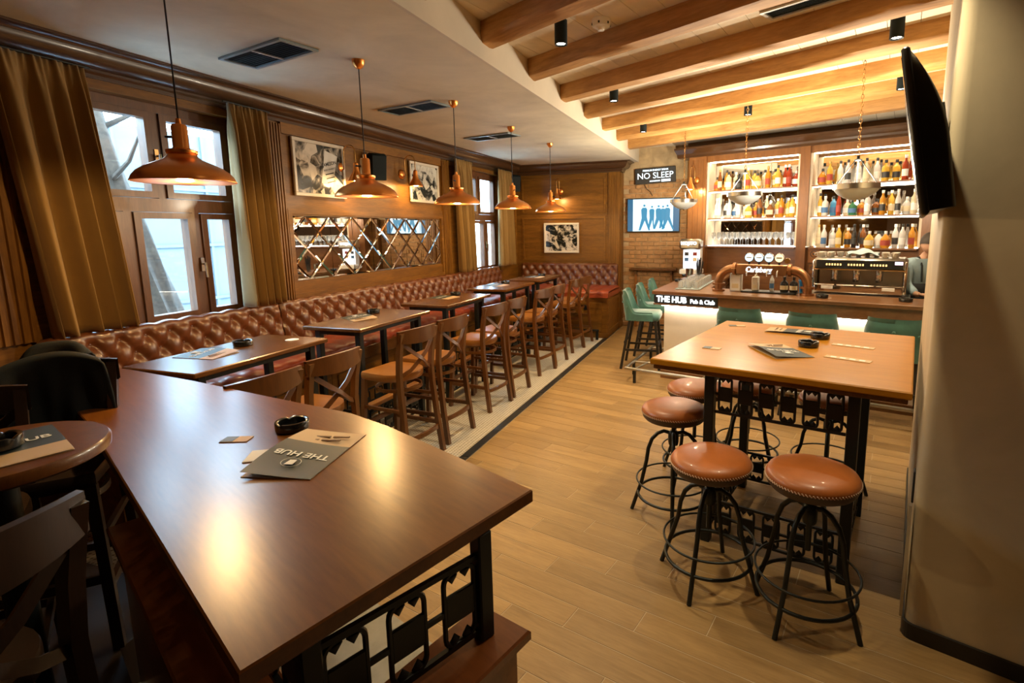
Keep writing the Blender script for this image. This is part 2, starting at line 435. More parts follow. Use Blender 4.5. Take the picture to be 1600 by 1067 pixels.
# ------------------------------------------------------------------ floor
floor = struct(MB().box(-4.4, 4.0, -1.7, 10.6, -.12, -.0016).build('floor', 'grout'), 'wood-look plank floor running from the door to the bar', 'floor')
PW, PLN = .148, .90
cand = []
full = MB().cbox(0, 0, -.0015, PLN-.004, PW-.004, .003, .0009).mesh('plank', 'floor_wood')
for k in range(-6, 70):
    v0 = .70+PW*k
    for j in range(-8, 8):
        u0 = j*PLN+(k*.33 % 1.0)*PLN
        uc, vc = u0+PLN/2, v0+PW/2
        if uc > -2.2 and vc > 6.25: continue                      # under the bar
        if uc > .65 and vc > 2.9: continue                        # behind the plaster wall
        quad = [B2W(u0+.002, v0+.002), B2W(u0+PLN-.002, v0+.002), B2W(u0+PLN-.002, v0+PW-.002), B2W(u0+.002, v0+PW-.002)]
        pl = clip(quad, [(1, 0, -STRIP1-.004), (0, -1, 9.92), (0, 1, .2)])
        if len(pl) < 3 or area(pl) < .004: continue
        pr = [project(x, y, 0) for x, y in pl]
        pr = [q for q in pr if q]
        if not pr: continue
        if max(q[0] for q in pr) < 0 or min(q[0] for q in pr) > 1600 or min(q[1] for q in pr) > 1067 or max(q[1] for q in pr) < 0: continue
        c = B2W(uc, vc)
        cand.append((math.hypot(*c), len(pl) == 4 and area(pl) > (PLN-.005)*(PW-.005), c, pl))
cand.sort(key=lambda q: q[0])
rest = MB()
for i, (d, whole, c, pl) in enumerate(cand):
    if i < 295:
        if whole: link('plank', full, floor, (c[0], c[1], 0), -BB)
        else:
            loc = [W2B(*p) for p in pl]; cc = W2B(*c)
            MB().prism([(p[0]-cc[0], p[1]-cc[1]) for p in loc], -.003, 0).build('plank', 'floor_wood', floor, None, (c[0], c[1], 0), -BB)
    else: rest.prism([(p[0], p[1]) for p in pl], -.003, 0)
if rest.v:
    o = rest.build('plank_field', 'floor_wood', floor); o['kind'] = 'stuff'
struct(MB().box(XL, STRIP0-.003, 1.2, YE, -.01, .0).build('floor_mosaic', 'mosaic'), 'mosaic floor of tiny pale tiles under the row of high tables', 'floor')
struct(MB().prism([(STRIP1, 2.14), (-1.2, 1.84), (-1.0, 1.0), (STRIP1, 1.0)], -.002, .002).build('floor_tiles', 'grey_tile'), 'patch of grey tiles below the nearest counter', 'floor')
tr = struct(link('trim_1', None), 'black tile strip edging the mosaic floor', 'trim')
tile = MB().cbox(0, 0, -.003, STRIP1-STRIP0-.006, .596, .010, .0015).mesh('tile', 'black_tile')
for i in range(14): link('tile', tile, tr, ((STRIP0+STRIP1)/2, 1.6+.6*i, 0))
MB().box(STRIP1-.006, STRIP1-.001, 1.3, YE-.2, -.004, .003).build('edge_profile', 'steel', tr)
# raised floor where the nearest chairs stand
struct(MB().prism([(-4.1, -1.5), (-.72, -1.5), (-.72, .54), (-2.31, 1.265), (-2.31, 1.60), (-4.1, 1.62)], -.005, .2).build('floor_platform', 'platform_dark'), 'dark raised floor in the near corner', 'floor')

# ------------------------------------------------------------------ left wall with two windows
W1 = (2.28, 3.64, 1.12, 2.80); W2_ = (7.52, 8.92, 1.12, 2.80)
wl = struct(link('wall_left', None), 'wood panelled wall with the windows', 'wall')
def wl_box(y0, y1, z0, z1, nm='panel', mat='wall_wood'): return MB().box(-4.29, XL, y0, y1, z0, z1).build(nm, mat, wl)
wl_box(-1.7, 9.95, -.02, 1.12); wl_box(-1.7, 9.95, 2.80, 3.10)
wl_box(-1.7, W1[0], 1.12, 2.80); wl_box(W1[1], W2_[0], 1.12, 2.80); wl_box(W2_[1], 9.95, 1.12, 2.80)
def fluted(y0, y1, z0, z1, n, name='pilaster', x=XL, d=.035):
    p = [(x-.01, y0), (x+d, y0)]; w = (y1-y0)/(2*n+1)
    for i in range(n):
        a = y0+w*(2*i+1); p += [(x+d, a), (x+d-.014, a+w*.2), (x+d-.014, a+w*.8), (x+d, a+w)]
    p += [(x+d, y1), (x-.01, y1)]
    return MB().prism(p, z0, z1).build(name, 'wall_wood_v', wl)
fluted(1.72, 2.06, 1.2, 2.86, 7); fluted(3.90, 4.07, 1.2, 2.84, 5); fluted(6.92, 7.10, 1.2, 2.84, 5)
def frame_y(y0, y1, z0, z1, w, d, parent, mat='wall_wood', x=XL, name='moulding'):
    # rectangular moulding on the left wall
    MB().box(x-.005, x+d, y0, y1, z0, z0+w).build(name, mat, parent); MB().box(x-.005, x+d, y0, y1, z1-w, z1).build(name, mat, parent)
    MB().box(x-.005, x+d, y0, y0+w, z0+w, z1-w).build(name, mat, parent); MB().box(x-.005, x+d, y1-w, y1, z0+w, z1-w).build(name, mat, parent)
frame_y(4.08, 6.90, 1.20, 2.07, .05, .03, wl)
MB().box(XL-.005, XL+.022, 4.08, 6.90, 2.07, 2.13).build('rail', 'wall_wood', wl)
MB().box(XL-.005, XL+.03, 4.08, 6.90, 2.76, 2.86).build('rail', 'wall_wood', wl)
MB().box(XL-.005, XL+.016, 4.12, 6.86, 1.24, 1.36).build('rail', 'wall_wood', wl)
for y0, y1 in ((2.06, 3.90), (7.10, 9.64)):
    MB().box(XL-.005, XL+.02, y0, y1, 2.80, 2.90).build('head_board', 'wall_wood', wl)
frame_y(9.28, 9.62, 1.25, 2.80, .04, .02, wl)
# cornices
def cornice_profile(x0, d=1):
    pts = [(0, 2.86), (.035, 2.86), (.035, 2.885), (.05, 2.90), (.05, 2.915)]
    for i in range(9):
        a = PI/2*i/8; pts.append((.06+.085*math.sin(a)*1.0, 2.92+.085*(1-math.cos(a))))
    pts += [(.155, 3.005)]
    for i in range(1, 5):
        a = PI/2*i/4; pts.append((.155+.045*(1-math.cos(a)), 3.005+.02*math.sin(a)))
    pts += [(.215, 3.025), (.215, ZC+.002), (0, ZC+.002)]
    return [(x0+d*p, z) for p, z in pts]
struct(MB().extrude_y(cornice_profile(XL), -1.7, YE).build('trim_2', 'cornice_wood', None, 35), 'dark wooden cornice along the window wall', 'cornice')
mb = MB().extrude_y(cornice_profile(0), -4.10, -2.055); mb.v = [((y if y < -3 else -2.055+x), YE-x, z) for x, y, z in mb.v]
k_ = len(mb.v); sd_c = MB().extrude_y(cornice_profile(0), 0, 1); mb.add([(-2.055+x, (YE-x if y < .5 else 9.95), z) for x, y, z in sd_c.v], sd_c.f)
o = mb.build('trim_3', 'cornice_wood_x', None, 35)
struct(o, 'dark wooden cornice across the far panelled wall', 'cornice')

# ------------------------------------------------------------------ windows
def make_window(idx, W, cols_up, cols_lo, zt, label, handle):
    y0, y1, z0, z1 = W; x = -4.20
    w = struct(link('window_%d' % idx, None), label, 'window'); fr = .06
    def wb(nm, a, b_, c, d, x0=x-.06, x1=x+.02, mat='window_wood', par=w): return MB().box(x0, x1, a, b_, c, d).build(nm, mat, par)
    wb('frame', y0, y1, z0, z0+fr); wb('frame', y0, y1, z1-fr, z1); wb('frame', y0, y0+fr, z0+fr, z1-fr); wb('frame', y1-fr, y1, z0+fr, z1-fr)
    wb('transom', y0+fr, y1-fr, zt-.05, zt+.05)
    MB().box(x-.06, XL+.02, y0-.02, y1+.02, z0-.04, z0).build('sill', 'window_wood', w)
    for cols, za, zb in ((cols_up, zt+.05, z1-fr), (cols_lo, z0+fr, zt-.05)):
        ed = [y0+fr]+cols+[y1-fr]
        for c in cols: wb('mullion', c-.028, c+.028, za, zb)
        for a, b_ in zip(ed[:-1], ed[1:]):
            a2 = a+(.028 if a in cols else 0)+.004; b2 = b_-(.028 if b_ in cols else 0)-.004; s = .05
            sx0, sx1 = x-.045, x+.035
            sash = MB().box(sx0, sx1, a2, b2, za+.004, za+s).box(sx0, sx1, a2, b2, zb-s, zb-.004).box(sx0, sx1, a2, a2+s, za+s, zb-s).box(sx0, sx1, b2-s, b2, za+s, zb-s).build('sash', 'window_wood', w)
            MB().box(x-.012, x-.006, a2+s-.005, b2-s+.005, za+s-.005, zb-s+.005).build('pane', 'window_glass', sash)
    for hy, hz in handle:
        h = MB().tube([(x+.035, hy, hz), (x+.075, hy, hz)], .009, 8).tube([(x+.072, hy, hz+.012), (x+.078, hy, hz-.11)], .009, 8).box(x+.03, x+.042, hy-.014, hy+.014, hz-.06, hz+.05)
        h.build('handle', 'chrome', w, 40)
    return w
make_window(1, W1, [3.00], [2.735, 3.245], 2.06, 'brown wooden window nearest the camera with a tree trunk outside', [(3.245, 1.60), (2.98, 2.42)])
make_window(2, W2_, [8.22], [7.98, 8.46], 2.06, 'brown wooden window in the far corner of the window wall', [(8.46, 1.60)])

# ------------------------------------------------------------------ end wall
we = struct(link('wall_end', None), 'far wood panelled wall behind the corner bench', 'wall')
MB().box(-4.42, -2.06, YE, YE+.30, -.02, 3.10).build('panel', 'wall_wood_x', we)
def frame_x(x0, x1, z0, z1, w, d, y, parent, mat='wall_wood_x'):
    for a, b_, c, e in ((x0, x1, z0, z0+w), (x0, x1, z1-w, z1), (x0, x0+w, z0+w, z1-w), (x1-w, x1, z0+w, z1-w)):
        MB().box(a, b_, y-d, y+.005, c, e).build('moulding', mat, parent)
frame_x(-3.98, -2.32, 2.15, 2.80, .035, .018, YE, we); frame_x(-3.98, -2.32, 1.25, 2.08, .035, .018, YE, we)
MB().box(-2.27, -2.055, YE-.03, YE+.30, 0, 2.87).build('pilaster', 'wall_wood_v', we)
for i in range(4): MB().box(-2.245+.045*i, -2.222+.045*i, YE-.04, YE-.028, 1.2, 2.80).build('reed', 'wall_wood_v', we)
MB().box(-2.30, -2.04, YE-.045, YE+.31, 0, .12).build('plinth', 'wall_wood_x', we)
MB().box(-2.058, -2.040, YE+.02, YE+.24, .15, 2.85).build('side_panel', 'wall_wood_v', we)

# ------------------------------------------------------------------ brick wall
wb_ = struct(link('wall_brick', None), 'old yellow-brown brick wall beside the bar', 'wall')
MB().box(-2.06, -.2, 9.945, 10.2, -.02, 2.72).build('mortar_bed', 'mortar', wb_)
bm_ = MB().cbox(0, 0, 0, .222, .05, .070, .006).mesh('brick', 'brick')
for r in range(34):
    z = .045+r*.080
    for i in range(7):
        x = -2.05+.117+i*.234+(.117 if r % 2 else 0)
        if x > -.45: continue
        o = link('brick', bm_, wb_, (x+random.uniform(-.006, .006), 9.951+random.uniform(-.008, .004), z+random.uniform(-.003, .003)), (random.uniform(-.03, .03), random.uniform(-.015, .015), random.uniform(-.03, .03)))
def rough_top(u, v):
    x = -2.06+1.86*u; z = 2.70+.62*v
    return (x, 9.925+.012*math.sin(9*x+5*z)+.010*math.sin(17*z-6*x), z)
MB().grid(rough_top, 30, 12).build('plaster_band', 'rough_plaster', wb_, 60)
MB().box(-2.06, -.2, 9.95, 10.2, 2.70, 3.32).build('wall_core', 'mortar', wb_)

# ------------------------------------------------------------------ other walls, closing the room behind the camera
struct(MB().box(-4.42, 3.9, -1.95, -1.65, -.02, 3.35).build('wall_front', 'dark_wall'), 'dark wall behind the camera', 'wall')
struct(MB().box(3.55, 3.85, -1.8, 10.3, -.02, 3.35).build('wall_far_right', 'dark_wall'), 'wall closing the bar end', 'wall')
NX, NY = .786, 2.532
sd = (math.sin(rad(15.3)), math.cos(rad(15.3))); nd = (math.cos(rad(21)), -math.sin(rad(21)))
FX, FY = NX+1.85*sd[0], NY+1.85*sd[1]
rc = .05
corner = [(NX+rc*sd[0], NY+rc*sd[1])]
for i in range(1, 6):
    t = i/6; a = (1-t)**2; c = t*t
    corner.append((NX+a*rc*sd[0]+c*rc*nd[0], NY+a*rc*sd[1]+c*rc*nd[1]))
corner.append((NX+rc*nd[0], NY+rc*nd[1]))
wallpoly = [(FX, FY)]+corner+[(NX+3.0*nd[0], NY+3.0*nd[1]), (3.56, FY)]
struct(MB().prism(wallpoly, -.02, ZR+.02).build('wall_right', 'plaster_wall', None, 40), 'worn beige plaster wall pier at the edge of the picture', 'wall')
bbp = MB()
def off(p, dx, dy): return (p[0]+dx, p[1]+dy)
base = [off(p, -.012*sd[1]*1-.0, .012*sd[0]-.012) for p in [(FX, FY)]+corner]+[off((NX+2.9*nd[0], NY+2.9*nd[1]), -.005, -.014)]
inner = [(NX+2.9*nd[0]+.02, NY+2.9*nd[1]+.02), (NX+.08, NY+.08), (FX+.02, FY)]
struct(MB().prism(base+inner, 0, .075).build('baseboard_right', 'stool_legs'), 'dark brown skirting at the foot of the plaster wall', 'skirting')
# metal corner strip and door latch plate on the pier
cs = MB().box(-.012, .0, .0, .03, .08, .62).build('trim_4', 'steel', None, None, (NX-.004, NY+.02, 0), -rad(15.3)); struct(cs, 'metal edge strip low on the plaster pier corner', 'trim')
lp = MB().cbox(0, 0, 0, .010, .06, .16, .004).build('trim_5', 'black_plastic', None, None, (NX+.30*sd[0]-.004, NY+.30*sd[1], .60), -rad(15.3)); struct(lp, 'small black plate on the side of the plaster pier', 'trim')

# ------------------------------------------------------------------ ceilings
ce = struct(link('ceiling', None), 'low mottled plaster ceiling above the row of tables', 'ceiling')
MB().box(-4.42, -1.78, -1.8, 10.2, ZC, ZC+.35).build('slab', 'plaster', ce)
MB().box(-1.785, -1.760, -1.8, 10.2, ZC-.0005, ZR+.02).build('soffit_face', 'soffit_paint', ce)
ct = struct(link('ceiling_timber', None), 'pale board ceiling with exposed timber beams', 'ceiling')
BA = rad(28.1); ex, ey = math.cos(BA), -math.sin(BA); qx, qy = -ey, ex    # along the beams / across them
MB().box(-1.78, 3.9, -1.8, 10.3, ZR+.012, ZR+.10).build('slab', 'grout', ct)
lim = [(1, 0, 1.765), (-1, 0, 3.6), (0, 1, 1.66), (0, -1, 10.15)]
for i in range(-25, 22):
    a0 = i*.205+.002; a1 = a0+.201
    q = [B2W(a, c) for a, c in ((a0, -5), (a1, -5), (a1, 14), (a0, 14))]
    q = clip(q, lim)
    if len(q) < 3: continue
    MB().prism(q, ZR, ZR+.012).build('plank', 'board_paint', ct)
for k in range(-4, 7):
    Y = 3.70+.88*k; L = min(6.0, 6.0)
    rr = random.Random(k+40); ph = [rr.uniform(0, 6) for _ in range(6)]
    nx_ = 36; V = []; F = []
    sec = [(-.080, 0), (-.084, -.10), (-.066, -.138), (.060, -.142), (.082, -.112), (.080, 0)]
    for i in range(nx_+1):
        x = L*i/nx_
        for j, (yy, zz) in enumerate(sec):
            wob = .008*math.sin(2.1*x+ph[j])+.005*math.sin(5.3*x+ph[(j+2) % 6])
            V.append((x, yy+(wob if 0 < j < 5 else 0), zz+(wob*.7 if 0 < j < 5 else 0)))
    ns = len(sec)
    for i in range(nx_):
        for j in range(ns):
            a, b_ = i*ns+j, i*ns+(j+1) % ns; F.append((a, b_, b_+ns, a+ns))
    F.append(tuple(range(ns))[::-1]); F.append(tuple(range(nx_*ns, nx_*ns+ns)))
    mb = MB().add(V, F)
    mb.build('beam', 'beam_wood', ct, 50, (-1.775, Y, ZR), -BA)

# ------------------------------------------------------------------ outside the windows
t_ = thing('tree', 'thick bark tree trunk outside the window nearest the camera', 'tree', (-6.2, 4.42, -.3))
def trunk(u, v):
    a = 2*PI*u; h = v*5.2; r = (.40-.17*min(1, h/2.6)-.03*max(0, h-2.6))*(1+.07*math.sin(5*a+h*2)+.05*math.sin(11*a-3*h))
    return (r*math.cos(a)-.05*h, r*math.sin(a)-.22*h+.012*h*h, h)
MB().grid(trunk, 40, 40).build('trunk', 'bark', t_, 80)
for i in range(14):
    z = 2.6+.18*i; a = i*2.4; p = Vector((-.05*z, -.22*z+.012*z*z, z)); d = Vector((math.cos(a), math.sin(a), .5))*(.9-.02*i)
    MB().tube([p, p+d*.5+Vector((0, 0, .05)), p+d+Vector((.05, -.1, .25))], [.035, .02, .006], 6).build('branch', 'bark', t_, 60)
f_ = thing('building', 'white panelled building across the street', 'building', (-9.5, 6, -.3))
MB().box(-.3, 0, -9, 9, 0, 3.9).build('wall', 'facade', f_)
for i in range(12): MB().box(0, .03, -8.9+1.5*i, -8.85+1.5*i, 0, 3.9).build('batten', 'facade', f_)
for z in (.9, 1.9, 2.9): MB().box(0, .04, -9, 9, z, z+.05).build('ledge', 'facade', f_)
struct(MB().box(-14, -4.43, -6, 16, -.6, -.3).build('ground', 'snow'), 'pale ground outside the windows', 'ground')

# ------------------------------------------------------------------ tufted benches
DX, DZ = .172, .105
def tuft(s_, h):
    p = s_/DX+h/(2*DZ); q = s_/DX-h/(2*DZ)
    c = math.sqrt(abs(math.sin(PI*p)*math.sin(PI*q)))
    a, b_ = p-round(p), q-round(q); r2_ = ((a+b_)/2*DX)**2+((a-b_)*DZ)**2
    return .030*c+.022*(1-math.exp(-r2_/.0011))
BACK_Z0, BACK_Z1 = .80, 1.185
def tuft_back(length, parent, loc=None, rot=None, name='backrest'):
    # local: runs along +y from 0, faces +x; x=0 is its rear face
    nu, nv = max(8, int(length/.0143)), 34
    H = BACK_Z1-BACK_Z0
    def fn(u, v):
        y = length*u; ends = min(1, min(y, length-y)/.03)
        if v <= .78:
            h = H*v/.78; t = tuft(y, h-.02); fade = min(1, (H-h)/.04)
            lean = .05*(1-v/.78)
            return (.055+lean+(t*fade+.028*(1-fade))*(.35+.65*ends), y, BACK_Z0+h)
        a = (v-.78)/.22*PI*.95   # rolled top
        sc = .012*abs(math.sin(PI*y/DX))
        return (.045+.040*math.cos(a)*(.6+.4*ends), y, BACK_Z1+(.022+sc)*math.sin(a)*(.5+.5*ends))
    mb = MB().grid(fn, nu, nv, True)
    o = mb.build(name, 'leather', parent, 179, loc, rot)
    MB().box(0, .06, .002, length-.002, BACK_Z0, BACK_Z1-.01).build('back_board', 'leather', parent, None, loc, rot)
    bt = MB(); k = 0
    for j in range(0, 5):
        for i in range(-1, int(length/DX)+2):
            y = (i+(.5 if j % 2 else 0))*DX; h = j*DZ-.02+.02
            hz = j*DZ+.02
            if .03 < y < length-.03 and hz < H-.03:
                lean = .05*(1-hz/H)
                bt.lathe([(.009, 0), (.008, .004), (.0, .006)], 8)
                st = len(bt.v)-24
                bt.xf(Matrix.Translation((.055+lean+.003, y, BACK_Z0+hz)) @ Matrix.Rotation(PI/2, 4, 'Y'), st)
    b_ = bt.build('buttons', 'leather', o, 60); b_['kind'] = 'stuff'
    return o
def bench_section(y0, y1, label):
    L = y1-y0-.006
    t = thing('tufted_bench', label, 'bench', (XL+.037, y0+.003, 0), 0, 'tufted leather bench sections')
    tuft_back(L, t)
    def seat(u, v):
        y = L*u; ends = min(1, min(y, L-y)/.03); sc = abs(math.sin(PI*y/.172))
        if v < .6:
            x = .10+.50*v/.6; return (x, y, .80+(.018*sc**.5+.006)*ends*min(1, .5+v))
        a = (v-.6)/.4*PI*.75
        return (.60+(.055+.012*sc)*math.sin(a), y, .775+(.030+.016*sc**.5)*math.cos(a)*(.6+.4*ends)-.02*(a > 1.8))
    MB().grid(seat, max(12, int(L/.0215)), 16).build('seat', 'leather_red', t, 179)
    MB().box(.0, .655, .002, L-.002, .745, .775).build('seat_board', 'wall_wood', t)
    MB().cbox(.64, L/2, .685, .05, L-.002, .12, .006).build('fascia', 'dark_table_wood', t)
    MB().box(.0, .60, .0, L, .0, .745).build('base', 'wall_wood', t)
    n_ = max(1, int(L/.6))
    for i in range(n_):
        w = L/n_
        MB().cbox(.602, w*(i+.5), .34, .02, w-.14, .42, .006).build('panel', 'wall_wood', t)
bench_section(2.02, 3.805, 'tufted brown leather bench section under the window nearest the camera')
bench_section(3.805, 5.52, 'tufted leather bench section under the left half of the mirror')
bench_section(5.52, 7.15, 'tufted leather bench section under the right half of the mirror')
bench_section(7.15, 8.62, 'tufted reddish leather bench section under the far window')
# corner bench along the end wall
EB0 = 8.64
t = thing('corner_bench', 'tufted brown leather corner bench on the far panelled wall', 'bench', (0, 0, 0))
tuft_back(1.90, t, (-3.98, YE-.01, 0), -PI/2)
def eseat(u, v):
    x = -4.08+2.05*u; sc = abs(math.sin(PI*x/.172)); ends = min(1, min(u, 1-u)*2.05/.03)
    if v < .6:
        y = YE-.10-(YE-.16-EB0)*v/.6; return (x, y, .80+(.018*sc**.5+.006)*ends)
    a = (v-.6)/.4*PI*.8
    return (x, EB0+.06-(.055+.012*sc)*math.sin(a), .76+(.045+.012*sc**.5)*math.cos(a)*(.6+.4*ends))
MB().grid(eseat, 100, 16, True).build('seat', 'leather_red', t, 179)
MB().box(-4.08, -2.035, EB0, YE-.02, .695, .775).build('seat_board', 'leather_red', t)
MB().box(-4.08, -2.06, EB0+.05, YE-.02, 0, .70).build('base', 'wall_wood_x', t)
MB().cbox(-2.75, EB0+.045, .36, 1.2, .02, .5, .006).build('front_panel', 'wall_wood_x', t)
for a, b_, c, d in ((EB0+.07, YE-.06, .08, .13), (EB0+.07, YE-.06, .60, .66), (EB0+.07, EB0+.14, .13, .60), (YE-.14, YE-.06, .13, .60)):
    MB().box(-2.062, -2.045, a, b_, c, d).build('end_moulding', 'wall_wood', t)
MB().box(-4.08, -2.04, EB0+.03, EB0+.06, 0, .08).build('plinth', 'wall_wood_x', t)
so = MB().cbox(-2.42, EB0+.030, .52, .085, .012, .085, .003).build('socket', 'black_plastic', t)
MB().lathe([(.028, 0), (.028, .004), (.02, .006), (0, .003)], 16).xf(Matrix.Translation((-2.42, EB0+.024, .52)) @ Matrix.Rotation(PI/2, 4, 'X')).build('outlet_face', 'ash_black', so, 40)
# iron foot rail before the corner bench
t = thing('foot_rail', 'short black iron foot rail in front of the far corner bench', 'rail', (-2.36, 8.52, 0))
MB().tube([(-.45, 0, .16), (.20, 0, .16)], .016, 8).build('bar', 'iron', t, 50)
for x in (-.40, .17): MB().box(x-.02, x+.02, -.02, .02, 0, .155).build('post', 'iron', t)

# ------------------------------------------------------------------ iron grill motif
def rrect(w, h, r, n=4):
    pts = []
    for cx, cy2, a0 in ((w/2-r, h/2-r, 0), (-w/2+r, h/2-r, 90), (-w/2+r, -h/2+r, 180), (w/2-r, -h/2+r, 270)):
        for i in range(n+1):
            a = rad(a0+90*i/n); pts.append((cx+r*math.cos(a), 0, cy2+r*math.sin(a)))
    return pts
def grill(parent, p0, p1, z0, z1, nm, mid=True):
    # ornamental iron panel between two uprights, in the vertical plane through p0-p1
    p0, p1 = Vector((p0[0], p0[1], 0)), Vector((p1[0], p1[1], 0)); L = (p1-p0).length; an = math.atan2(p1.y-p0.y, p1.x-p0.x)
    g = link('grill', None, parent, (p0.x, p0.y, 0), an)
    H = z1-z0; zc = (z0+z1)/2
    MB().box(0, L, -.007, .007, z0, z0+.014).build('rail', 'iron', g); MB().box(0, L, -.007, .007, z1-.014, z1).build('rail', 'iron', g)
    if mid: MB().box(0, L, -.005, .005, zc-.007, zc+.007).build('mid_bar', 'iron', g)
    w = min(.115, L/nm*.62)
    ring = MB().tube(rrect(w, H-.03, w*.3), .0075, 6, True)
    for sx in (-1, 1):
        for sz in (-1, 1):
            ring.lathe([(.016, -.004), (.018, 0), (.0, .022)], 6, (sx*w*.22, 0, 0)); st = len(ring.v)-18
            for i in range(st, len(ring.v)):
                vx, vy, vz = ring.v[i]; ring.v[i] = (vx, vy*.5, sz*((H-.03)/2-.012-vz))
    rm = ring.mesh('ring', 'iron', 60)
    pm = MB().cbox(0, 0, 0, w*.95, .012, H*.36, .003).mesh('plate', 'iron')
    for i in range(nm):
        x = L*(i+.5)/nm
        link('ring', rm, g, (x, 0, zc)); link('plate', pm, g, (x, 0, zc))
    return g

# ------------------------------------------------------------------ row of high tables
TZ = 1.08
def make_table():
    t = thing('high_table', '', 'table', (0, 0, 0), 0, 'high tables along the tufted bench')
    MB().cbox(0, 0, TZ-.016, .575, 1.02, .032, .006).build('tabletop', 'dark_table_wood', t)
    MB().box(-.22, .22, -.44, .44, TZ-.075, TZ-.033).build('apron', 'iron', t)
    for sx in (-1, 1):
        for sy in (-1, 1): MB().cbox(sx*.20, sy*.42, (TZ-.035)/2, .05, .05, TZ-.035, .004).build('leg', 'iron', t)
    grill(t, (-.20, -.39), (-.20, .39), .10, .36, 4); grill(t, (.20, -.39), (.20, .39), .10, .36, 4)
    grill(t, (-.17, -.42), (.17, -.42), .10, .36, 2); grill(t, (-.17, .42), (.17, .42), .10, .36, 2)
    MB().cbox(.20, 0, .385, .07, .80, .035, .004).build('foot_board', 'seat_wood', t)
    return t
proto = make_table()
TY = [2.59, 3.96, 5.32, 6.80, 8.08]
tl = ['dark high table butted against the nearest counter', 'high table standing before the left half of the lattice mirror', 'high table before the right half of the lattice mirror', 'high table next to last before the far corner bench', 'last high table of the row by the far corner bench']
for i, y in enumerate(TY): place(proto, (-3.115, y, 0), 0, tl[i], i == 0)

# ------------------------------------------------------------------ cross-back bar chairs (face local +y)
def make_chair(dark=False):
    cw, sw = 'chair_wood', 'seat_wood'
    t = thing('bar_chair', '', 'chair', (0, 0, 0), 0, 'cross-back wooden bar chairs')
    out = []
    for i in range(21):
        a = PI*i/20; out.append((-.205*math.cos(a)*1.0, -.02-.19*math.sin(a)))
    out = [(-.195, .19), (-.205, .0)]+out[1:-1]+[(.205, .0), (.195, .19), (.17, .205), (-.17, .205)]
    nn = len(out)
    ins = [(x*.93, y*.93+.005) for x, y in out]
    V = [(x*.95, y*.95, .675) for x, y in out]+[(x, y, .69) for x, y in out]+[(x, y, .725) for x, y in out]+[(x*.985, y*.985, .735) for x, y in out]+[(x*.8, y*.8, .728) for x, y in out]
    F = [tuple(range(nn))[::-1], tuple(range(4*nn, 5*nn))]
    ar = sum(out[i][0]*out[(i+1) % nn][1]-out[(i+1) % nn][0]*out[i][1] for i in range(nn))
    for L in range(4):
        for i in range(nn):
            q = (L*nn+i, L*nn+(i+1) % nn, (L+1)*nn+(i+1) % nn, (L+1)*nn+i); F.append(q if ar > 0 else q[::-1])
    if ar < 0: F[0] = F[0][::-1]; F[1] = F[1][::-1]
    MB().add(V, F).build('seat', sw, t, 40)
    for s_ in (-1, 1):
        path = [(s_*.205, -.275, 0), (s_*.198, -.235, .30), (s_*.19, -.205, .62), (s_*.188, -.20, .75), (s_*.192, -.215, .90), (s_*.20, -.25, 1.08)]
        MB().barpath(path, .034, .040, (0, 1, 0)).build('leg', cw, t, 40)
        MB().barpath([(s_*.20, .225, 0), (s_*.175, .175, .68)], .036, .036, (0, 1, 0)).build('leg', cw, t, 40)
        MB().bar((s_*.196, -.245, .25), (s_*.19, .20, .25), .020, .032).build('stretcher', cw, t)
        MB().bar((s_*.192, -.22, .45), (s_*.184, .19, .45), .018, .026).build('stretcher', cw, t)
    MB().bar((-.19, .205, .30), (.19, .205, .30), .024, .036).build('foot_bar', cw, t)
    MB().barpath([(.19*math.cos(a), -.235-.035*math.sin(a), .22) for a in [PI*i/10 for i in range(11)]], .022, .034).build('stretcher', cw, t, 40)
    hoop = [(.178*math.cos(2*PI*i/28), -.02+.18*math.sin(2*PI*i/28), .60) for i in range(29)]
    MB().barpath(hoop, .014, .026).build('hoop', cw, t, 40)
    # curved top rail
    def rail(u, v):
        a = -1+2*u; x = .222*a; y = -.238-.052*(1-a*a)
        th = .011; ang = v*4
        ztop = 1.105-.010*a*a; zbot = .985+.018*a*a
        c = [(-th, zbot), (-th, ztop), (th, ztop), (th, zbot), (-th, zbot)]
        k = min(3, int(ang)); f_ = ang-k; p, q = c[k], c[k+1]
        return (x, y+p[0]+(q[0]-p[0])*f_-.02*(.5*(p[1]+q[1])-1.04), p[1]+(q[1]-p[1])*f_)
    MB().grid(rail, 16, 4).build('backrest', cw, t, 40)
    for s_ in (-1, 1):
        MB().barpath([(s_*.185, -.235, 1.00), (s_*.07, -.262, .90), (0, -.268+.010*s_, .845), (-s_*.10, -.24, .77), (-s_*.17, -.205, .735)], .010, .030, (0, .2, 1)).build('cross_slat', cw, t, 40)
    return t
proto = make_chair()
CH = [(-2.62, 2.16, 'bar chair half hidden by the nearest counter, closest to the camera'), (-2.62, 2.66, 'bar chair beyond the half hidden one, back rail above the nearest counter'),
      (-2.62, 3.60, 'bar chair at second high table from the camera, nearer one'), (-2.60, 4.11, 'bar chair at second high table from the camera, farther one'),
      (-2.59, 4.97, 'bar chair at the middle high table, nearer one'), (-2.57, 5.47, 'bar chair at the middle high table, farther one'),
      (-2.57, 6.40, 'bar chair at the fourth high table, nearer one'), (-2.55, 6.88, 'bar chair at the fourth high table, farther one'),
      (-2.54, 7.72, 'bar chair at the last high table, nearer one'), (-2.53, 8.20, 'bar chair at the last high table beside the corner bench')]
rots = [6, 3, 7, 4, 8, 3, 10, 4, 9, 6]
for i, (x, y, lb) in enumerate(CH): place(proto, (x, y, 0), PI/2-rad(rots[i]), 'cross-back wooden '+lb, i == 0)
NEARCHAIR = proto

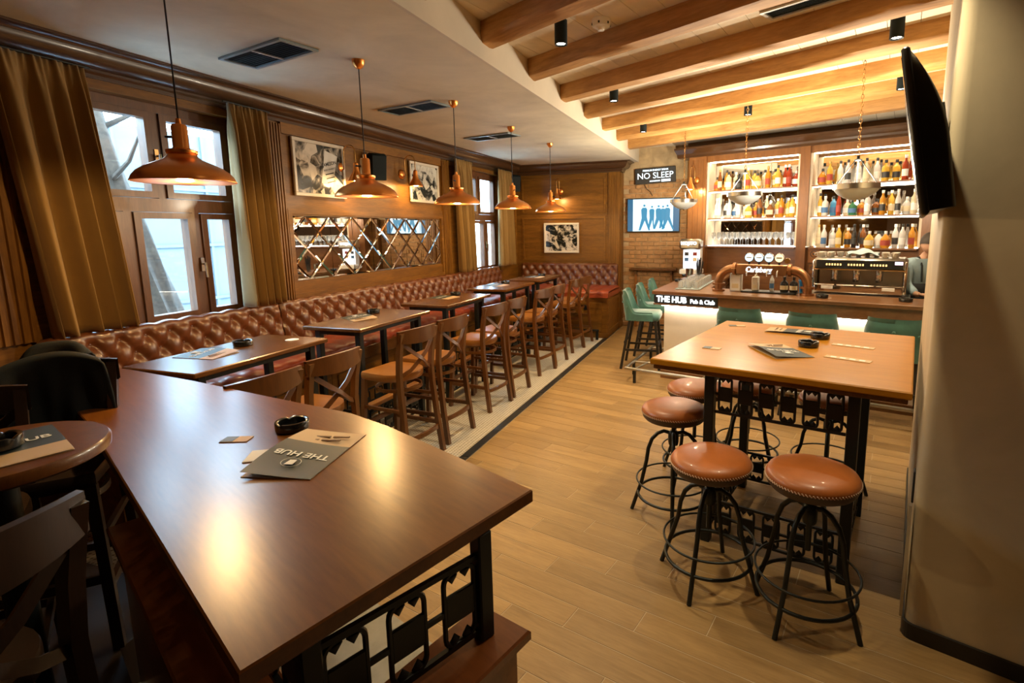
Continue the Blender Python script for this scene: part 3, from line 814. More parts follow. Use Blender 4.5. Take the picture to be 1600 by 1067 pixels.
# ------------------------------------------------------------------ nearest counter on its wooden plinth
t = thing('counter_table', 'long glossy red-brown counter in front, leaning out from the bench', 'table')
top = [(-.557, 1.388), (-.811, .612), (-2.48, 1.374), (-3.55, 1.80), (-3.80, 1.93), (-3.80, 2.075), (-3.30, 2.06), (-2.70, 1.985), (-2.10, 1.885), (-1.55, 1.800), (-1.30, 1.715)]
ar = sum(top[i][0]*top[(i+1) % len(top)][1]-top[(i+1) % len(top)][0]*top[i][1] for i in range(len(top)))
if ar < 0: top = top[::-1]
TRZ = .0
ang = rad(-24.5); ca, sa = math.cos(-ang), math.sin(-ang)
loc_top = [(x*ca-y*sa, x*sa+y*ca) for x, y in top]
def inset(poly, d):
    n_ = len(poly); out = []
    for i in range(n_):
        p0, p1, p2 = [Vector(poly[k % n_]) for k in (i-1, i, i+1)]
        e1, e2 = (p1-p0).normalized(), (p2-p1).normalized(); n1, n2 = Vector((-e1.y, e1.x)), Vector((-e2.y, e2.x))
        bis = (n1+n2); bis = bis/max(.3, bis.dot(n1)); out.append(tuple(p1+bis*d))
    return out
def slab(poly, z0, z1, ch):
    i_ = inset(poly, ch); nn = len(poly); V = []
    for pts, z in ((i_, z0), (poly, z0+ch), (poly, z1-ch), (i_, z1)): V += [(p[0], p[1], z) for p in pts]
    F = [tuple(range(nn))[::-1], tuple(range(3*nn, 4*nn))]
    for L in range(3):
        for i in range(nn): F.append((L*nn+i, L*nn+(i+1) % nn, (L+1)*nn+(i+1) % nn, (L+1)*nn+i))
    return MB().add(V, F)
slab(loc_top, TZ-.042, TZ, .004).build('tabletop', 'near_table_wood', t, None, (0, 0, 0), ang)
PZ = .72
for x, y in ((-.640, 1.205), (-.83, .78), (-2.24, 1.44), (-1.50, 1.10)):
    MB().cbox(0, 0, (PZ+TZ-.04)/2, .045, .045, TZ-.04-PZ, .004).build('leg', 'iron', t, None, (x, y, 0), ang)
grill(t, (-.83, .78), (-.640, 1.205), PZ+.02, TZ-.10, 3); grill(t, (-1.50, 1.10), (-.86, .80), PZ+.02, TZ-.10, 4); grill(t, (-2.24, 1.44), (-1.52, 1.11), PZ+.02, TZ-.10, 5)
P1, P2, P3 = Vector((-.520, 1.262)), Vector((-.74, .56)), Vector((-2.30, 1.275)); pw_ = .20
f1, f2 = (P2-P1).normalized(), (P3-P2).normalized(); n1_, n2_ = Vector((f1.y, -f1.x)), Vector((f2.y, -f2.x))
q1, q3 = P1+n1_*pw_, P3+n2_*pw_
den = f1.x*f2.y-f1.y*f2.x; tt = ((q3.x-q1.x)*f2.y-(q3.y-q1.y)*f2.x)/den; q2 = q1+f1*tt
pl = [tuple(P1), tuple(q1), tuple(q2), tuple(q3), tuple(P3), tuple(P2)]
if sum(pl[i][0]*pl[(i+1) % 6][1]-pl[(i+1) % 6][0]*pl[i][1] for i in range(6)) < 0: pl = pl[::-1]
pl = [(x*ca-y*sa, x*sa+y*ca) for x, y in pl]
t2 = thing('plinth_box', 'red-brown wooden plinth box carrying the nearest counter', 'plinth', (0, 0, 0), ang)
slab(pl, PZ-.035, PZ, .006).build('cap_board', 'red_wood', t2)
slab(inset(pl, .03), 0.0, PZ-.035, .002).build('body', 'red_wood', t2)

# ------------------------------------------------------------------ big high table by the plaster pier
RT = .272
t = thing('oak_high_table', 'large square honey-brown high table against the plaster pier', 'table', (.372, 3.575, 0), -RT)
slab([(-.655, -.745), (.635, -.745), (.635, .745), (-.655, .745)], 1.062, 1.10, .006).build('tabletop', 'oak_table_wood', t)
slab([(-.64, -.73), (.62, -.73), (.62, .73), (-.64, .73)], 1.036, 1.062, .004).build('under_edge', 'dark_table_wood', t)
LX0, LX1, LY0, LY1 = -.33, .40, -.63, .16
for x in (LX0, LX1):
    for y in (LY0, LY1): MB().cbox(x, y, .518, .055, .055, 1.036, .004).build('leg', 'iron', t)
for y in (LY0, LY1):
    grill(t, (LX0+.03, y), (LX1-.03, y), .80, 1.03, 6); grill(t, (LX0+.03, y), (LX1-.03, y), .06, .27, 5)
grill(t, (LX0, LY0+.03), (LX0, LY1-.03), .06, .27, 5); grill(t, (LX1, LY0+.03), (LX1, LY1-.03), .06, .27, 5)

# ------------------------------------------------------------------ round leather screw stools
def make_stool(h):
    t = thing('round_stool', '', 'stool', (0, 0, 0), 0, 'round tan leather stools at the big high table')
    R = .205
    st = MB().lathe([(.0, h), (.06, h-.001), (.12, h-.005), (.165, h-.012), (.192, h-.024), (.203, h-.042), (R, h-.055), (.199, h-.062)], 40)
    st.f = [q[::-1] for q in st.f]
    se = st.build('seat', 'leather_tan', t, 179)
    MB().lathe([(.0, h-.10), (.185, h-.10), (.197, h-.085), (.2, h-.06), (.19, h-.055)], 40).build('seat_rim', 'leather_rim', t, 50)
    stc = MB()
    for i in range(84):
        a = 2*PI*i/84; stc.bar(((R+.001)*math.cos(a), (R+.001)*math.sin(a), h-.049), ((R+.0005)*math.cos(a+.045), (R+.0005)*math.sin(a+.045), h-.059), .004, .003)
    so = stc.build('stitching', 'thread', se); so['kind'] = 'stuff'
    MB().tube([(0, 0, h-.10), (0, 0, h-.42)], .014, 10).build('screw_post', 'stool_iron', t, 50)
    MB().lathe([(.03, h-.28), (.034, h-.26), (.034, h-.20), (.02, h-.185)], 14).build('hub', 'stool_iron', t, 50)
    hb = h-.205
    for k in range(4):
        a = PI/4+k*PI/2; ca_, sa_ = math.cos(a), math.sin(a)
        prof = [(.015, hb), (.06, hb+.012), (.10, hb-.005), (.135, hb-.045), (.158, hb-.11), (.17, hb-.20), (.20, .20), (.262, .0)]
        MB().tube([(r*ca_, r*sa_, z) for r, z in prof], .0125, 8).build('leg', 'stool_iron', t, 60)
    for r, z, w in ((.232, .235, .006), (.222, .135, .009)):
        MB().tube([(r*math.cos(2*PI*i/40), r*math.sin(2*PI*i/40), z) for i in range(40)], w, 8, True).build('foot_ring', 'stool_iron', t, 60)
    return t
for x, y, h, rz, lb in ((.372, 2.555, .755, .2, 'tan leather stool nearest the plaster pier with iron legs'), (-.088, 2.70, .705, .5, 'low tan leather stool in front of the table leg'),
                        (-.345, 3.31, .75, .9, 'tan leather stool at the near side corner, third from the pier'), (-.25, 3.86, .735, .3, 'tan leather stool half hidden behind the third one'),
                        (.131, 4.148, .70, .0, 'stool beyond the big table towards its middle, seat under the top'), (.66, 3.96, .70, .6, 'stool beyond the big table, seat near the far leg')):
    s_ = make_stool(h); s_.location = (x, y, 0); s_.rotation_euler = (0, 0, rz); s_['label'] = lb

# ------------------------------------------------------------------ bar counter
cdir = Vector((.9625, -.2712)); cn = Vector((.2712, .9625)); A = Vector((-.964, 6.433)); ldir = Vector((.104, .9946)); ln_ = Vector((.9946, -.104))
def isect(p, d, q, e):
    t_i = ((q.x-p.x)*e.y-(q.y-p.y)*e.x)/(d.x*e.y-d.y*e.x); return p+d*t_i
def L_poly(inset_, wid):
    P = isect(A+cn*inset_, cdir, A+ln_*inset_, ldir)
    R1 = A+cn*inset_+cdir*3.35; R2 = A+cn*wid+cdir*3.35
    I = isect(A+cn*wid, cdir, A+ln_*wid, ldir)
    b1 = A+ln_*inset_+ldir*2.86; b2 = A+ln_*wid+ldir*2.86
    return [tuple(P), tuple(R1), tuple(R2), tuple(I), tuple(b2), tuple(b1)]
bar = thing('bar_counter', 'wooden bar counter with glowing white front and lit name sign', 'bar')
slab(L_poly(0, .62), 1.058, 1.10, .004).build('worktop', 'bar_wood', bar)
MB().prism(L_poly(.03, .56), .945, 1.058).build('fascia', 'bar_wood', bar)
slab(L_poly(.015, .57), .930, .947, .003).build('ledge', 'bar_wood', bar)
MB().prism(L_poly(.13, .52), .10, .930).build('front_panel', 'cream_panel', bar)
MB().prism(L_poly(.10, .53), .0, .10).build('plinth', 'bar_wood', bar)
# LED strips under the fascia
an_c = math.atan2(cdir.y, cdir.x)
p = A+cn*.075+cdir*.10
MB().box(0, 3.2, -.012, .012, .916, .929).build('light_strip', 'led_warm', bar, None, (p.x, p.y, 0), an_c)
p = A+ln_*.075+ldir*.10
MB().box(0, 2.6, -.012, .012, .916, .929).build('light_strip', 'led_warm', bar, None, (p.x, p.y, 0), math.atan2(ldir.y, ldir.x))
p = A+cn*.025
sg = MB().box(.02, .80, -.010, .006, .955, 1.05).build('sign_board', 'black_plastic', bar, None, (p.x, p.y, 0), an_c)
text('lettering', 'THE HUB', .098, 'sign_white', sg, (.245, -.0125, 1.002), (PI/2, 0, 0), .002, bold=.003, fitw=.38)
text('lettering', 'Pub & Club', .066, 'sign_white', sg, (.625, -.0125, .996), (PI/2, 0, 0), .002, bold=.002, fitw=.29)
# foot rail
fr_ = thing('foot_rail', 'steel foot rail running around the foot of the bar', 'rail')
c0 = A-cn*.30-ln_*.30+Vector((.04, 0))
rz_ = .17
c0 = isect(A-cn*.29, cdir, A-ln_*.25, ldir)
e1 = c0+cdir*3.4; e2 = c0+ldir*2.7
MB().tube([(e2.x, e2.y, rz_), (c0.x+.01, c0.y+.08, rz_), (c0.x, c0.y, rz_), (c0.x+cdir.x*.08, c0.y+cdir.y*.08, rz_), (e1.x, e1.y, rz_)], .020, 10).build('tube', 'steel', fr_, 60)
for s_ in (.12, .95, 1.75, 2.55, 3.3):
    q = c0+cdir*s_; MB().box(-.014, .014, -.014, .014, 0, rz_-.015).build('post', 'iron', fr_, None, (q.x, q.y, 0), an_c)
    w_ = q+cn*.36; MB().tube([(q.x, q.y, rz_), (w_.x, w_.y, rz_)], .012, 8).build('bracket', 'steel', fr_, 60)
for s_ in (.35, 1.2, 2.1):
    q = c0+ldir*s_; MB().box(-.014, .014, -.014, .014, 0, rz_-.015).build('post', 'iron', fr_, None, (q.x, q.y, 0), an_c)
    w_ = q+ln_*.33; MB().tube([(q.x, q.y, rz_), (w_.x, w_.y, rz_)], .012, 8).build('bracket', 'steel', fr_, 60)

# ------------------------------------------------------------------ green velvet bar stools (face local +y)
def make_green():
    t = thing('velvet_stool', '', 'stool', (0, 0, 0), 0, 'green velvet bar stools')
    MB().cbox(0, .01, .70, .44, .44, .11, .03).build('seat', 'velvet', t, 50)
    def shell(u, v):
        # wraps around the sides and the back: square plan with rounded corners
        a = rad(-12+204*u); sn = math.sin(a)
        e = min(1, max(0, (sn-.05)/.62)); e = e*e*(3-2*e)
        top = .765+.285*e
        k = v*2
        z = .655+(top-.655)*(k if k <= 1 else 2-k)
        r = 1.0 if k <= 1 else .87
        if .88 < k < 1.12: r = .935
        lean = .06*max(0, sn)*max(0, (z-.68)/.36)
        sx = math.copysign(abs(math.cos(a))**.38, math.cos(a)); sy = math.copysign(abs(sn)**.38, sn)
        return (.245*r*sx, -.245*r*sy-lean+.01+.012*max(0, sn)*(1-sx*sx), z-.012*e*(1-sx*sx)*(k > .8)*(k < 1.2))
    MB().grid(shell, 64, 20).build('backrest', 'velvet', t, 80)
    # tufting dents shown as covered buttons on the outside
    for i in range(5):
        a = rad(30+30*i); sx = math.copysign(abs(math.cos(a))**.38, math.cos(a)); sy = abs(math.sin(a))**.38
        z = .74+.18*max(0, math.sin(a))
        MB().lathe([(.014, -.004), (.012, .005), (0, .008)], 10).xf(Matrix.Translation((.247*sx, -.247*sy-.06*math.sin(a)*(z-.68)/.36+.01, z)) @ Matrix.Rotation(math.atan2(-sy, sx), 4, 'Z') @ Matrix.Rotation(PI/2, 4, 'Y')).build('button', 'velvet', t, 60)
    for sx in (-1, 1):
        MB().barpath([(sx*.235, -.27, 0), (sx*.18, -.16, .66)], .034, .034, (0, 1, 0)).build('leg', 'stool_legs', t)
        MB().barpath([(sx*.22, .235, 0), (sx*.18, .17, .66)], .034, .034, (0, 1, 0)).build('leg', 'stool_legs', t)
        MB().bar((sx*.218, -.235, .26), (sx*.207, .21, .26), .02, .028).build('stretcher', 'stool_legs', t)
    MB().bar((-.205, .212, .32), (.205, .212, .32), .022, .03).build('foot_bar', 'stool_legs', t)
    MB().bar((-.21, -.225, .36), (.21, -.225, .36), .02, .028).build('stretcher', 'stool_legs', t)
    return t
proto = make_green()
gs = [(-1.16, 7.03, -PI/2+.05, 'green velvet stool at the side of the bar, closest to the lit sign'), (-1.12, 7.78, -PI/2+.05, 'green velvet stool at the side of the bar, middle one'), (-1.06, 8.52, -PI/2+.05, 'green velvet stool at the side of the bar, by the brick wall'),
      (.10, 5.83, -.27, 'green velvet stool facing the bar front, nearest the lit sign'), (.76, 5.66, -.27, 'green velvet stool facing the bar front, middle of three'), (1.41, 5.49, -.27, 'green velvet stool facing the bar front, beside the plaster pier')]
for i, (x, y, rz, lb) in enumerate(gs): place(proto, (x, y, 0), rz, lb, i == 0)

# ------------------------------------------------------------------ back bar with shelves
BAA = rad(22); bdir = Vector((math.cos(BAA), -math.sin(BAA))); bn = Vector((math.sin(BAA), math.cos(BAA))); BP = Vector((-.7, 9.3))
def bbw(s_, t_v): q = BP+bdir*s_+bn*t_v; return (q.x, q.y)
bb = thing('back_bar', 'tall wooden back bar with lit bottle shelves and mirrors', 'shelving', (BP.x, BP.y, 0), -BAA)
SH = [1.545, 2.0, 2.445]
MB().box(-.30, 4.2, .30, .60, 0, 3.33).build('carcass', 'wall_wood_x', bb)
MB().box(-.11, .20, -.02, .32, 0, 3.02).build('post', 'post_wood', bb)
for i in range(3): MB().box(-.085+.09*i, -.025+.09*i, -.03, -.018, 1.15, 2.95).build('reed', 'post_wood', bb)
MB().box(1.665, 1.80, -.02, .32, 0, 3.02).build('post', 'post_wood', bb)
MB().box(3.22, 3.55, -.02, .32, 0, 3.02).build('post', 'post_wood', bb)
for a, b_ in ((.20, 1.665), (1.80, 3.22)):
    MB().box(a, b_, .285, .299, 1.56, 2.86).build('mirror_back', 'mirror', bb)
    MB().box(a, b_, .01, .30, 2.90, 3.01).build('frieze', 'post_wood', bb)
    MB().box(a, b_, .10, .30, .0, 1.53).build('lower_panel', 'bar_wood', bb)
    MB().box(a+.001, a+.035, .02, .28, 1.56, 2.90).build('side_lining', 'board_paint', bb); MB().box(b_-.035, b_-.001, .02, .28, 1.56, 2.90).build('side_lining', 'board_paint', bb)
    for z in SH:
        MB().box(a+.036, b_-.036, .0, .284, z-.022, z).build('shelf_board', 'post_wood', bb)
        MB().box(a+.05, b_-.05, .255, .283, z, z+.012).build('light_strip', 'led_shelf', bb)
        if z > 1.6: MB().box(a+.05, b_-.05, .05, .07, z-.034, z-.023).build('light_strip', 'led_shelf', bb)
    MB().box(a+.05, b_-.05, .03, .06, 2.885, 2.899).build('light_strip', 'led_shelf', bb)
MB().box(.24, 1.63, .02, .28, 1.546, 1.556).build('lit_glass_shelf', 'panel_white', bb)
cp = [(-.0, 3.0), (-.03, 3.0), (-.05, 3.03), (-.06, 3.06), (-.11, 3.09), (-.16, 3.12), (-.16, 3.15), (.3, 3.15), (.3, 3.0)]
mb = MB().extrude_y(cp, -.32, 3.9); mb.v = [(y, x, z) for x, y, z in mb.v]; mb.f = [q[::-1] for q in mb.f]
mb.build('cornice', 'cornice_wood_x', bb)
struct(MB().box(-.6, 4.6, .60, .85, -.02, 3.34).build('wall_back', 'rough_plaster', None, None, (BP.x, BP.y, 0), -BAA), 'wall behind the back bar', 'wall')

# bottles
def bottle_mesh(kind):
    if kind == 'tall': return [(.0, 0), (.034, 0), (.037, .006), (.037, .17), (.034, .195), (.018, .225), (.0135, .245), (.0135, .295), (.0, .295)]
    if kind == 'square': return [(.0, 0), (.042, 0), (.045, .006), (.045, .16), (.040, .18), (.018, .20), (.015, .215), (.015, .255), (.0, .255)]
    if kind == 'round': return [(.0, 0), (.045, 0), (.056, .02), (.060, .07), (.054, .115), (.032, .15), (.016, .17), (.014, .21), (.0, .21)]
    if kind == 'slim': return [(.0, 0), (.030, 0), (.032, .006), (.032, .16), (.026, .20), (.0145, .235), (.013, .30), (.0, .30)]
    return [(.0, 0), (.05, 0), (.053, .008), (.053, .10), (.048, .125), (.022, .15), (.016, .165), (.016, .20), (.0, .20)]
KN = {'tall': 'tall', 'square': 'square-shouldered', 'round': 'round-bellied', 'slim': 'slim', 'squat': 'squat'}
BM = {}
def bottle(kind, liq, lab, cap, x, y, z, rz, label, group, sc=1.0):
    key = (kind, liq)
    pr_ = bottle_mesh(kind)
    if key not in BM: BM[key] = MB().lathe(pr_, 14 if kind != 'square' else 8).mesh('glass', 'spirit_'+liq, 50)
    H = pr_[-1][1]; rn = pr_[-2][0]; rb_ = max(r for r, z_ in pr_)
    ck = ('cap', kind, cap)
    if ck not in BM: BM[ck] = MB().lathe([(.0, H+.004), (rn+.002, H+.004), (rn+.003, H-.002), (rn+.003, H-.032), (rn+.001, H-.034)][::-1], 12).mesh('cap', cap, 50)
    z0, z1 = H*.16, H*.44
    lk = ('lab', kind, lab)
    if lk not in BM:
        rl = rb_+.0012; nn = 10; V = []; F = []
        if kind == 'round': z0, z1 = .035, .10
        for i in range(nn+1):
            a = -PI/2-1.15+2.3*i/nn
            V += [(rl*math.cos(a), rl*math.sin(a), z0), (rl*math.cos(a), rl*math.sin(a), z1)]
        for i in range(nn): F.append((2*i, 2*i+2, 2*i+3, 2*i+1))
        BM[lk] = MB().add(V, F).mesh('label', lab, 60)
    t = tag(link('bottle', BM[key], None, (x, y, z), rz), label, 'bottle', group); t.scale = (sc, sc, sc)
    link('cap', BM[ck], t); link('paper_label', BM[lk], t)
    return t
LN = {'label_cream': 'cream label', 'label_white': 'white label', 'label_black': 'black label', 'label_red': 'red label', 'label_blue': 'blue label'}
rb2 = random.Random(5)
def row(s0, s1, z, seq, where):
    n_ = len(seq); 
    for i, (kind, liq, lab, cap) in enumerate(seq):
        s_ = s0+(s1-s0)*(i+.5)/n_; x, y = bbw(s_, (.075 if i % 2 else .165)+rb2.uniform(-.012, .012))
        bottle(kind, liq, lab, cap, x, y, z+.001, -BAA+rb2.uniform(-.25, .25), '%s %s bottle with %s, %s %s' % (KN[kind], {'clear': 'clear glass', 'pale': 'pale straw', 'dark': 'black'}.get(liq, liq), LN[lab], ORD[i] if i < 20 else 'last', where), 'bottles on the back bar', 1.09)
T_, Q, R_, S_, U = 'tall', 'square', 'round', 'slim', 'squat'
cr, wh, bk, rd_, bl = 'label_cream', 'label_white', 'label_black', 'label_red', 'label_blue'
kb, kg, kw = 'cap_black', 'cap_gold', 'cap_white'
row(.28, 1.60, SH[2], [(U, 'amber', rd_, kb), (S_, 'brown', cr, kg), (T_, 'amber', cr, kb), (Q, 'pale', wh, kb), (Q, 'pale', wh, kw), (U, 'dark', bk, kb), (T_, 'gold', cr, kg), (T_, 'gold', rd_, kw), (Q, 'gold', wh, kb), (R_, 'gold', cr, kb), (Q, 'pale', cr, kb), (T_, 'amber', rd_, kg), (Q, 'gold', cr, kb), (T_, 'gold', wh, kb), (S_, 'red', wh, kw), (T_, 'red', rd_, kw), (R_, 'red', wh, kw)], 'along the top shelf from the brick wall')
row(.28, 1.60, SH[1], [(T_, 'clear', wh, kw), (S_, 'clear', wh, kw), (Q, 'clear', bk, kb), (T_, 'clear', wh, kw), (R_, 'clear', bl, kw), (T_, 'clear', wh, kw), (Q, 'clear', cr, kw), (U, 'gold', cr, kw), (R_, 'amber', rd_, kg), (T_, 'brown', bk, kb), (S_, 'pale', bk, kw), (R_, 'brown', cr, kw), (Q, 'gold', wh, kw), (T_, 'amber', rd_, kb), (Q, 'gold', cr, kw), (T_, 'gold', wh, kb)], 'along the middle shelf from the brick wall')
row(1.88, 3.15, SH[2], [(R_, 'amber', rd_, kb), (T_, 'gold', rd_, kg), (T_, 'clear', cr, kb), (T_, 'clear', bk, kb), (T_, 'clear', wh, kb), (T_, 'pale', cr, kb), (T_, 'clear', wh, kb), (Q, 'gold', bk, kb), (Q, 'gold', bk, kb), (T_, 'red', wh, kw), (Q, 'gold', bk, kb)], 'along the top shelf from the middle post')
row(1.88, 3.15, SH[1], [(S_, 'gold', wh, kb), (Q, 'clear', bl, kw), (Q, 'blue', bl, kb), (S_, 'red', rd_, kw), (R_, 'pale', wh, kw), (U, 'green', bl, kb), (U, 'amber', rd_, kw), (T_, 'clear', wh, kw), (U, 'brown', bk, kb), (T_, 'amber', bk, kw), (T_, 'gold', cr, kw), (S_, 'clear', bk, kw), (R_, 'clear', cr, kw), (T_, 'pale', wh, kw)], 'along the middle shelf from the middle post')
row(1.88, 3.15, SH[0], [(S_, 'pale', cr, kg), (T_, 'clear', bl, kw), (Q, 'clear', wh, kw), (T_, 'gold', cr, kw), (Q, 'amber', bk, kw), (S_, 'dark', bk, kb), (T_, 'brown', bk, kw), (R_, 'gold', cr, kw), (R_, 'clear', wh, kb), (R_, 'amber', rd_, kw), (T_, 'clear', bk, kw), (T_, 'clear', wh, kb), (T_, 'amber', rd_, kw)], 'along the lowest shelf from the middle post')
# stemmed glasses
gm = MB().lathe([(.0, 0), (.034, .001), (.032, .004), (.006, .010), (.004, .02), (.004, .085), (.010, .095), (.030, .12), (.038, .155), (.036, .19), (.031, .215), (.029, .215), (.034, .19), (.036, .155), (.028, .122), (.0, .100)], 14).mesh('wine_glass', 'tumbler_glass', 60)
for i in range(15):
    x, y = bbw(.30+.092*i, .12); tag(link('wine_glass', gm, None, (x, y, 1.557)), 'stemmed glass, %s on the lit glass shelf from the brick wall' % ORD[i], 'glass', 'stemmed glasses on the lit shelf')
# wooden framed notices on the lower panel beside the coffee machine
for k, (s_, z, w, h, lb) in enumerate(((1.90, 1.42, .17, .21, 'larger framed no-smoking style notice behind the bar'), (1.885, 1.22, .10, .13, 'smaller framed notice below the larger one behind the bar'))):
    x, y = bbw(s_, .085); t = thing('notice', lb, 'notice', (x, y, z), -BAA)
    MB().cbox(0, 0, 0, w, .014, h, .004).build('board', 'seat_wood', t)
    MB().tube([(w*.27*math.cos(2*PI*i/24), -.009, h*.12+w*.27*math.sin(2*PI*i/24)) for i in range(24)], .004, 6, True).build('ring', 'ink_black', t, 60)
    MB().bar((-w*.19, -.009, h*.12+w*.19), (w*.19, -.009, h*.12-w*.19), .006, .004).build('stroke', 'ink_black', t)
    MB().bar((-w*.1, -.009, h*.12), (w*.12, -.009, h*.12), .004, .014).build('emblem', 'ink_black', t)

# ------------------------------------------------------------------ ashtrays, menus, cards
am = MB().lathe([(.0, 0), (.055, 0), (.060, .004), (.062, .034), (.060, .037), (.052, .037), (.048, .034), (.046, .012), (.0, .010)], 24)
for i, q in enumerate(am.v):
    a = math.atan2(q[1], q[0]); r = math.hypot(q[0], q[1])
    if q[2] > .033 and min(abs((a-c+PI) % (2*PI)-PI) for c in (0.0, 2.094, -2.094)) < .16: am.v[i] = (q[0], q[1], q[2]-.007)
am = am.mesh('ashtray', 'ash_black', 40)
def ashtray(x, y, z, rz, label): tag(link('ashtray', am, None, (x, y, z+.0005), rz), label, 'ashtray', 'black ashtrays')
def menu(x, y, z, rz, label, w=.215, h=.33, lift=.022, big=True):
    t = thing('menu', label, 'menu', (x, y, z+.0008), rz, 'folded menus')
    MB().box(-w/2, w/2, -h/2, h/2, 0, .0016).build('back_leaf', 'paper_tan', t)
    def leaf(y0, y1, nm, mat):
        def fn(u, v):
            yy = y0+(y1-y0)*u; xx = -w/2+w*v; s_ = (xx+w/2)/w
            return (xx, yy, .0028+lift*s_**1.4*(.55+.45*math.cos(PI*(yy/h))))
        mb = MB().grid(fn, 8, 10, True); k = len(mb.v)
        mb.v += [(a, b_, c-.0009) for a, b_, c in mb.v]; mb.f += [tuple(i+k for i in q[::-1]) for q in mb.f]
        return mb.build(nm, mat, t, 60)
    ys = -h*.17
    lf = leaf(ys, h/2, 'cover', 'paper_dark'); l2 = leaf(-h/2, ys, 'band', 'paper_tan')
    zz = .0045+lift*.42*.95; sl = -math.atan2(lift, w)*1.0
    text('lettering', 'THE HUB', w*.20, 'ink_white', lf, (0, h*.10, zz), (0, sl, 0), .0004, sx=1.0, bold=.001)
    if big:
        MB().tube([(w*.13*math.cos(2*PI*i/24), h*.27+w*.13*math.sin(2*PI*i/24), zz-math.tan(sl)*w*.13*math.cos(2*PI*i/24)+.0005) for i in range(24)], .0012, 5, True).build('emblem', 'ink_white', lf, 60)
        MB().prism([(-.012, h*.27-.016), (.012, h*.27-.016), (.015, h*.27+.018), (-.015, h*.27+.018)], zz, zz+.0016).build('emblem', 'ink_white', lf)
        for k, yl in enumerate((-h*.25, -h*.335)):
            for q_, (xa, xb) in enumerate(((-.36, -.10), (-.05, .34)) if k else ((-.28, .02), (.07, .30))):
                MB().box(xa*w, xb*w, yl-.006, yl+.004, zz-.004, zz-.0002).build('print_line', 'ink_brown', l2)
    return t
menu(-1.40, 1.40, TZ, rad(-168), 'folded dark menu with tan band lying on the nearest counter', .235, .37, .03)
bx_, by_ = B2W(-.585, 3.365); menu(bx_, by_, 1.10, rad(-156), 'dark menu at a slant on the big high table, nearer one', .235, .36, .025)
bx_, by_ = B2W(-.615, 4.06); menu(bx_, by_, 1.10, rad(-104), 'menu lying farther back on the big high table', .21, .36, .012)
menu(-3.20, 2.45, TZ, rad(96), 'dark menu with tan edge on the table butted to the nearest counter', .21, .30, .02)
menu(-3.20, 3.90, TZ, rad(60), 'menu on the high table before the left half of the mirror', .21, .32, .02)
menu(-3.20, 5.36, TZ, rad(80), 'menu on the high table before the right half of the mirror', .21, .30, .012, False)
menu(-3.18, 6.74, TZ, rad(80), 'menu on the high table next to last in the row', .21, .30, .012, False)
menu(-3.12, 8.05, TZ, rad(80), 'menu on the last high table by the corner bench', .21, .30, .012, False)
ashtray(-1.645, 1.575, TZ, .4, 'black ashtray beside the menu on the nearest counter')
ashtray(-3.215, 2.73, TZ, .2, 'black ashtray on the table butted to the nearest counter')
ashtray(-3.27, 4.19, TZ, 1.0, 'black ashtray on the high table before the left half of the mirror')
ashtray(-3.20, 5.63, TZ, .6, 'black ashtray on the high table before the right half of the mirror')
ashtray(-3.17, 7.02, TZ, .3, 'black ashtray on the high table next to last in the row')
ashtray(-3.10, 8.34, TZ, .3, 'black ashtray on the last high table by the corner bench')
for u, v_, lb in ((-.455, 3.595, 'black ashtray on the big high table, nearer of two'), (-.425, 3.90, 'black ashtray on the big high table, farther of two')):
    x, y = B2W(u, v_); ashtray(x, y, 1.10, .9, lb)
ashtray(-.76, 7.60, 1.10, .1, 'black ashtray on the side arm of the bar, nearer of two'); ashtray(-.74, 8.45, 1.10, .1, 'black ashtray on the side arm of the bar, farther of two')
ashtray(.88, 6.15, 1.10, .5, 'black ashtray on the bar at the beer tower foot'); ashtray(1.62, 6.02, 1.10, .5, 'black ashtray on the bar before the barman')
def card(x, y, z, rz, w, h, c1, c2, label, group=None):
    t = thing('card', label, 'card', (x, y, z+.0006), rz, group)
    MB().cbox(0, 0, .0015, w, h, .003, .0008).build('sheet', c1, t); MB().box(-w*.48, -w*.02, -h*.46, h*.46, .003, .0036).build('print_area', c2, t)
card(-1.765, 1.43, TZ, rad(20), .10, .055, 'paper_tan', 'paper_dark', 'small tan and dark card left of the ashtray on the nearest counter')
bx_, by_ = B2W(-.965, 3.25); card(bx_, by_, 1.10, rad(-15), .11, .06, 'paper_tan', 'paper_dark', 'small card near the front left edge of the big high table')
bx_, by_ = B2W(-1.03, 4.10); card(bx_, by_, 1.10, rad(10), .12, .06, 'paper_tan', 'paper_dark', 'small card in the far corner of the big high table')
def sleeve(x, y, z, rz, label):
    t = thing('cutlery_sleeve', label, 'sleeve', (x, y, z+.0006), rz, 'paper cutlery sleeves')
    MB().cbox(0, 0, .0014, .24, .06, .0028, .001).build('paper', 'paper_tan', t)
    for i in range(4): MB().box(-.09+.05*i, -.06+.05*i, -.012, .012, .0028, .0034).build('print_mark', 'ink_white', t)
bx_, by_ = B2W(-.215, 3.73); sleeve(bx_, by_, 1.10, rad(-22), 'printed tan paper sleeve on the big table, farther of two')
bx_, by_ = B2W(-.215, 3.35); sleeve(bx_, by_, 1.10, rad(-24), 'printed tan paper sleeve on the big table, nearer of two')
pm_ = MB().lathe([(.0, 0), (.045, 0), (.046, .002), (.045, .004), (.0, .004)], 20)
t = tag(pm_.build('coaster', 'paper_white', None, 40, (-3.03, 2.97, TZ+.0005)), 'pale round coaster at the end of the table butted to the counter', 'coaster')
card(-1.52, 1.36, TZ, rad(30), .16, .10, 'paper_white', 'paper_white', 'pale translucent slip under the menu on the nearest counter')

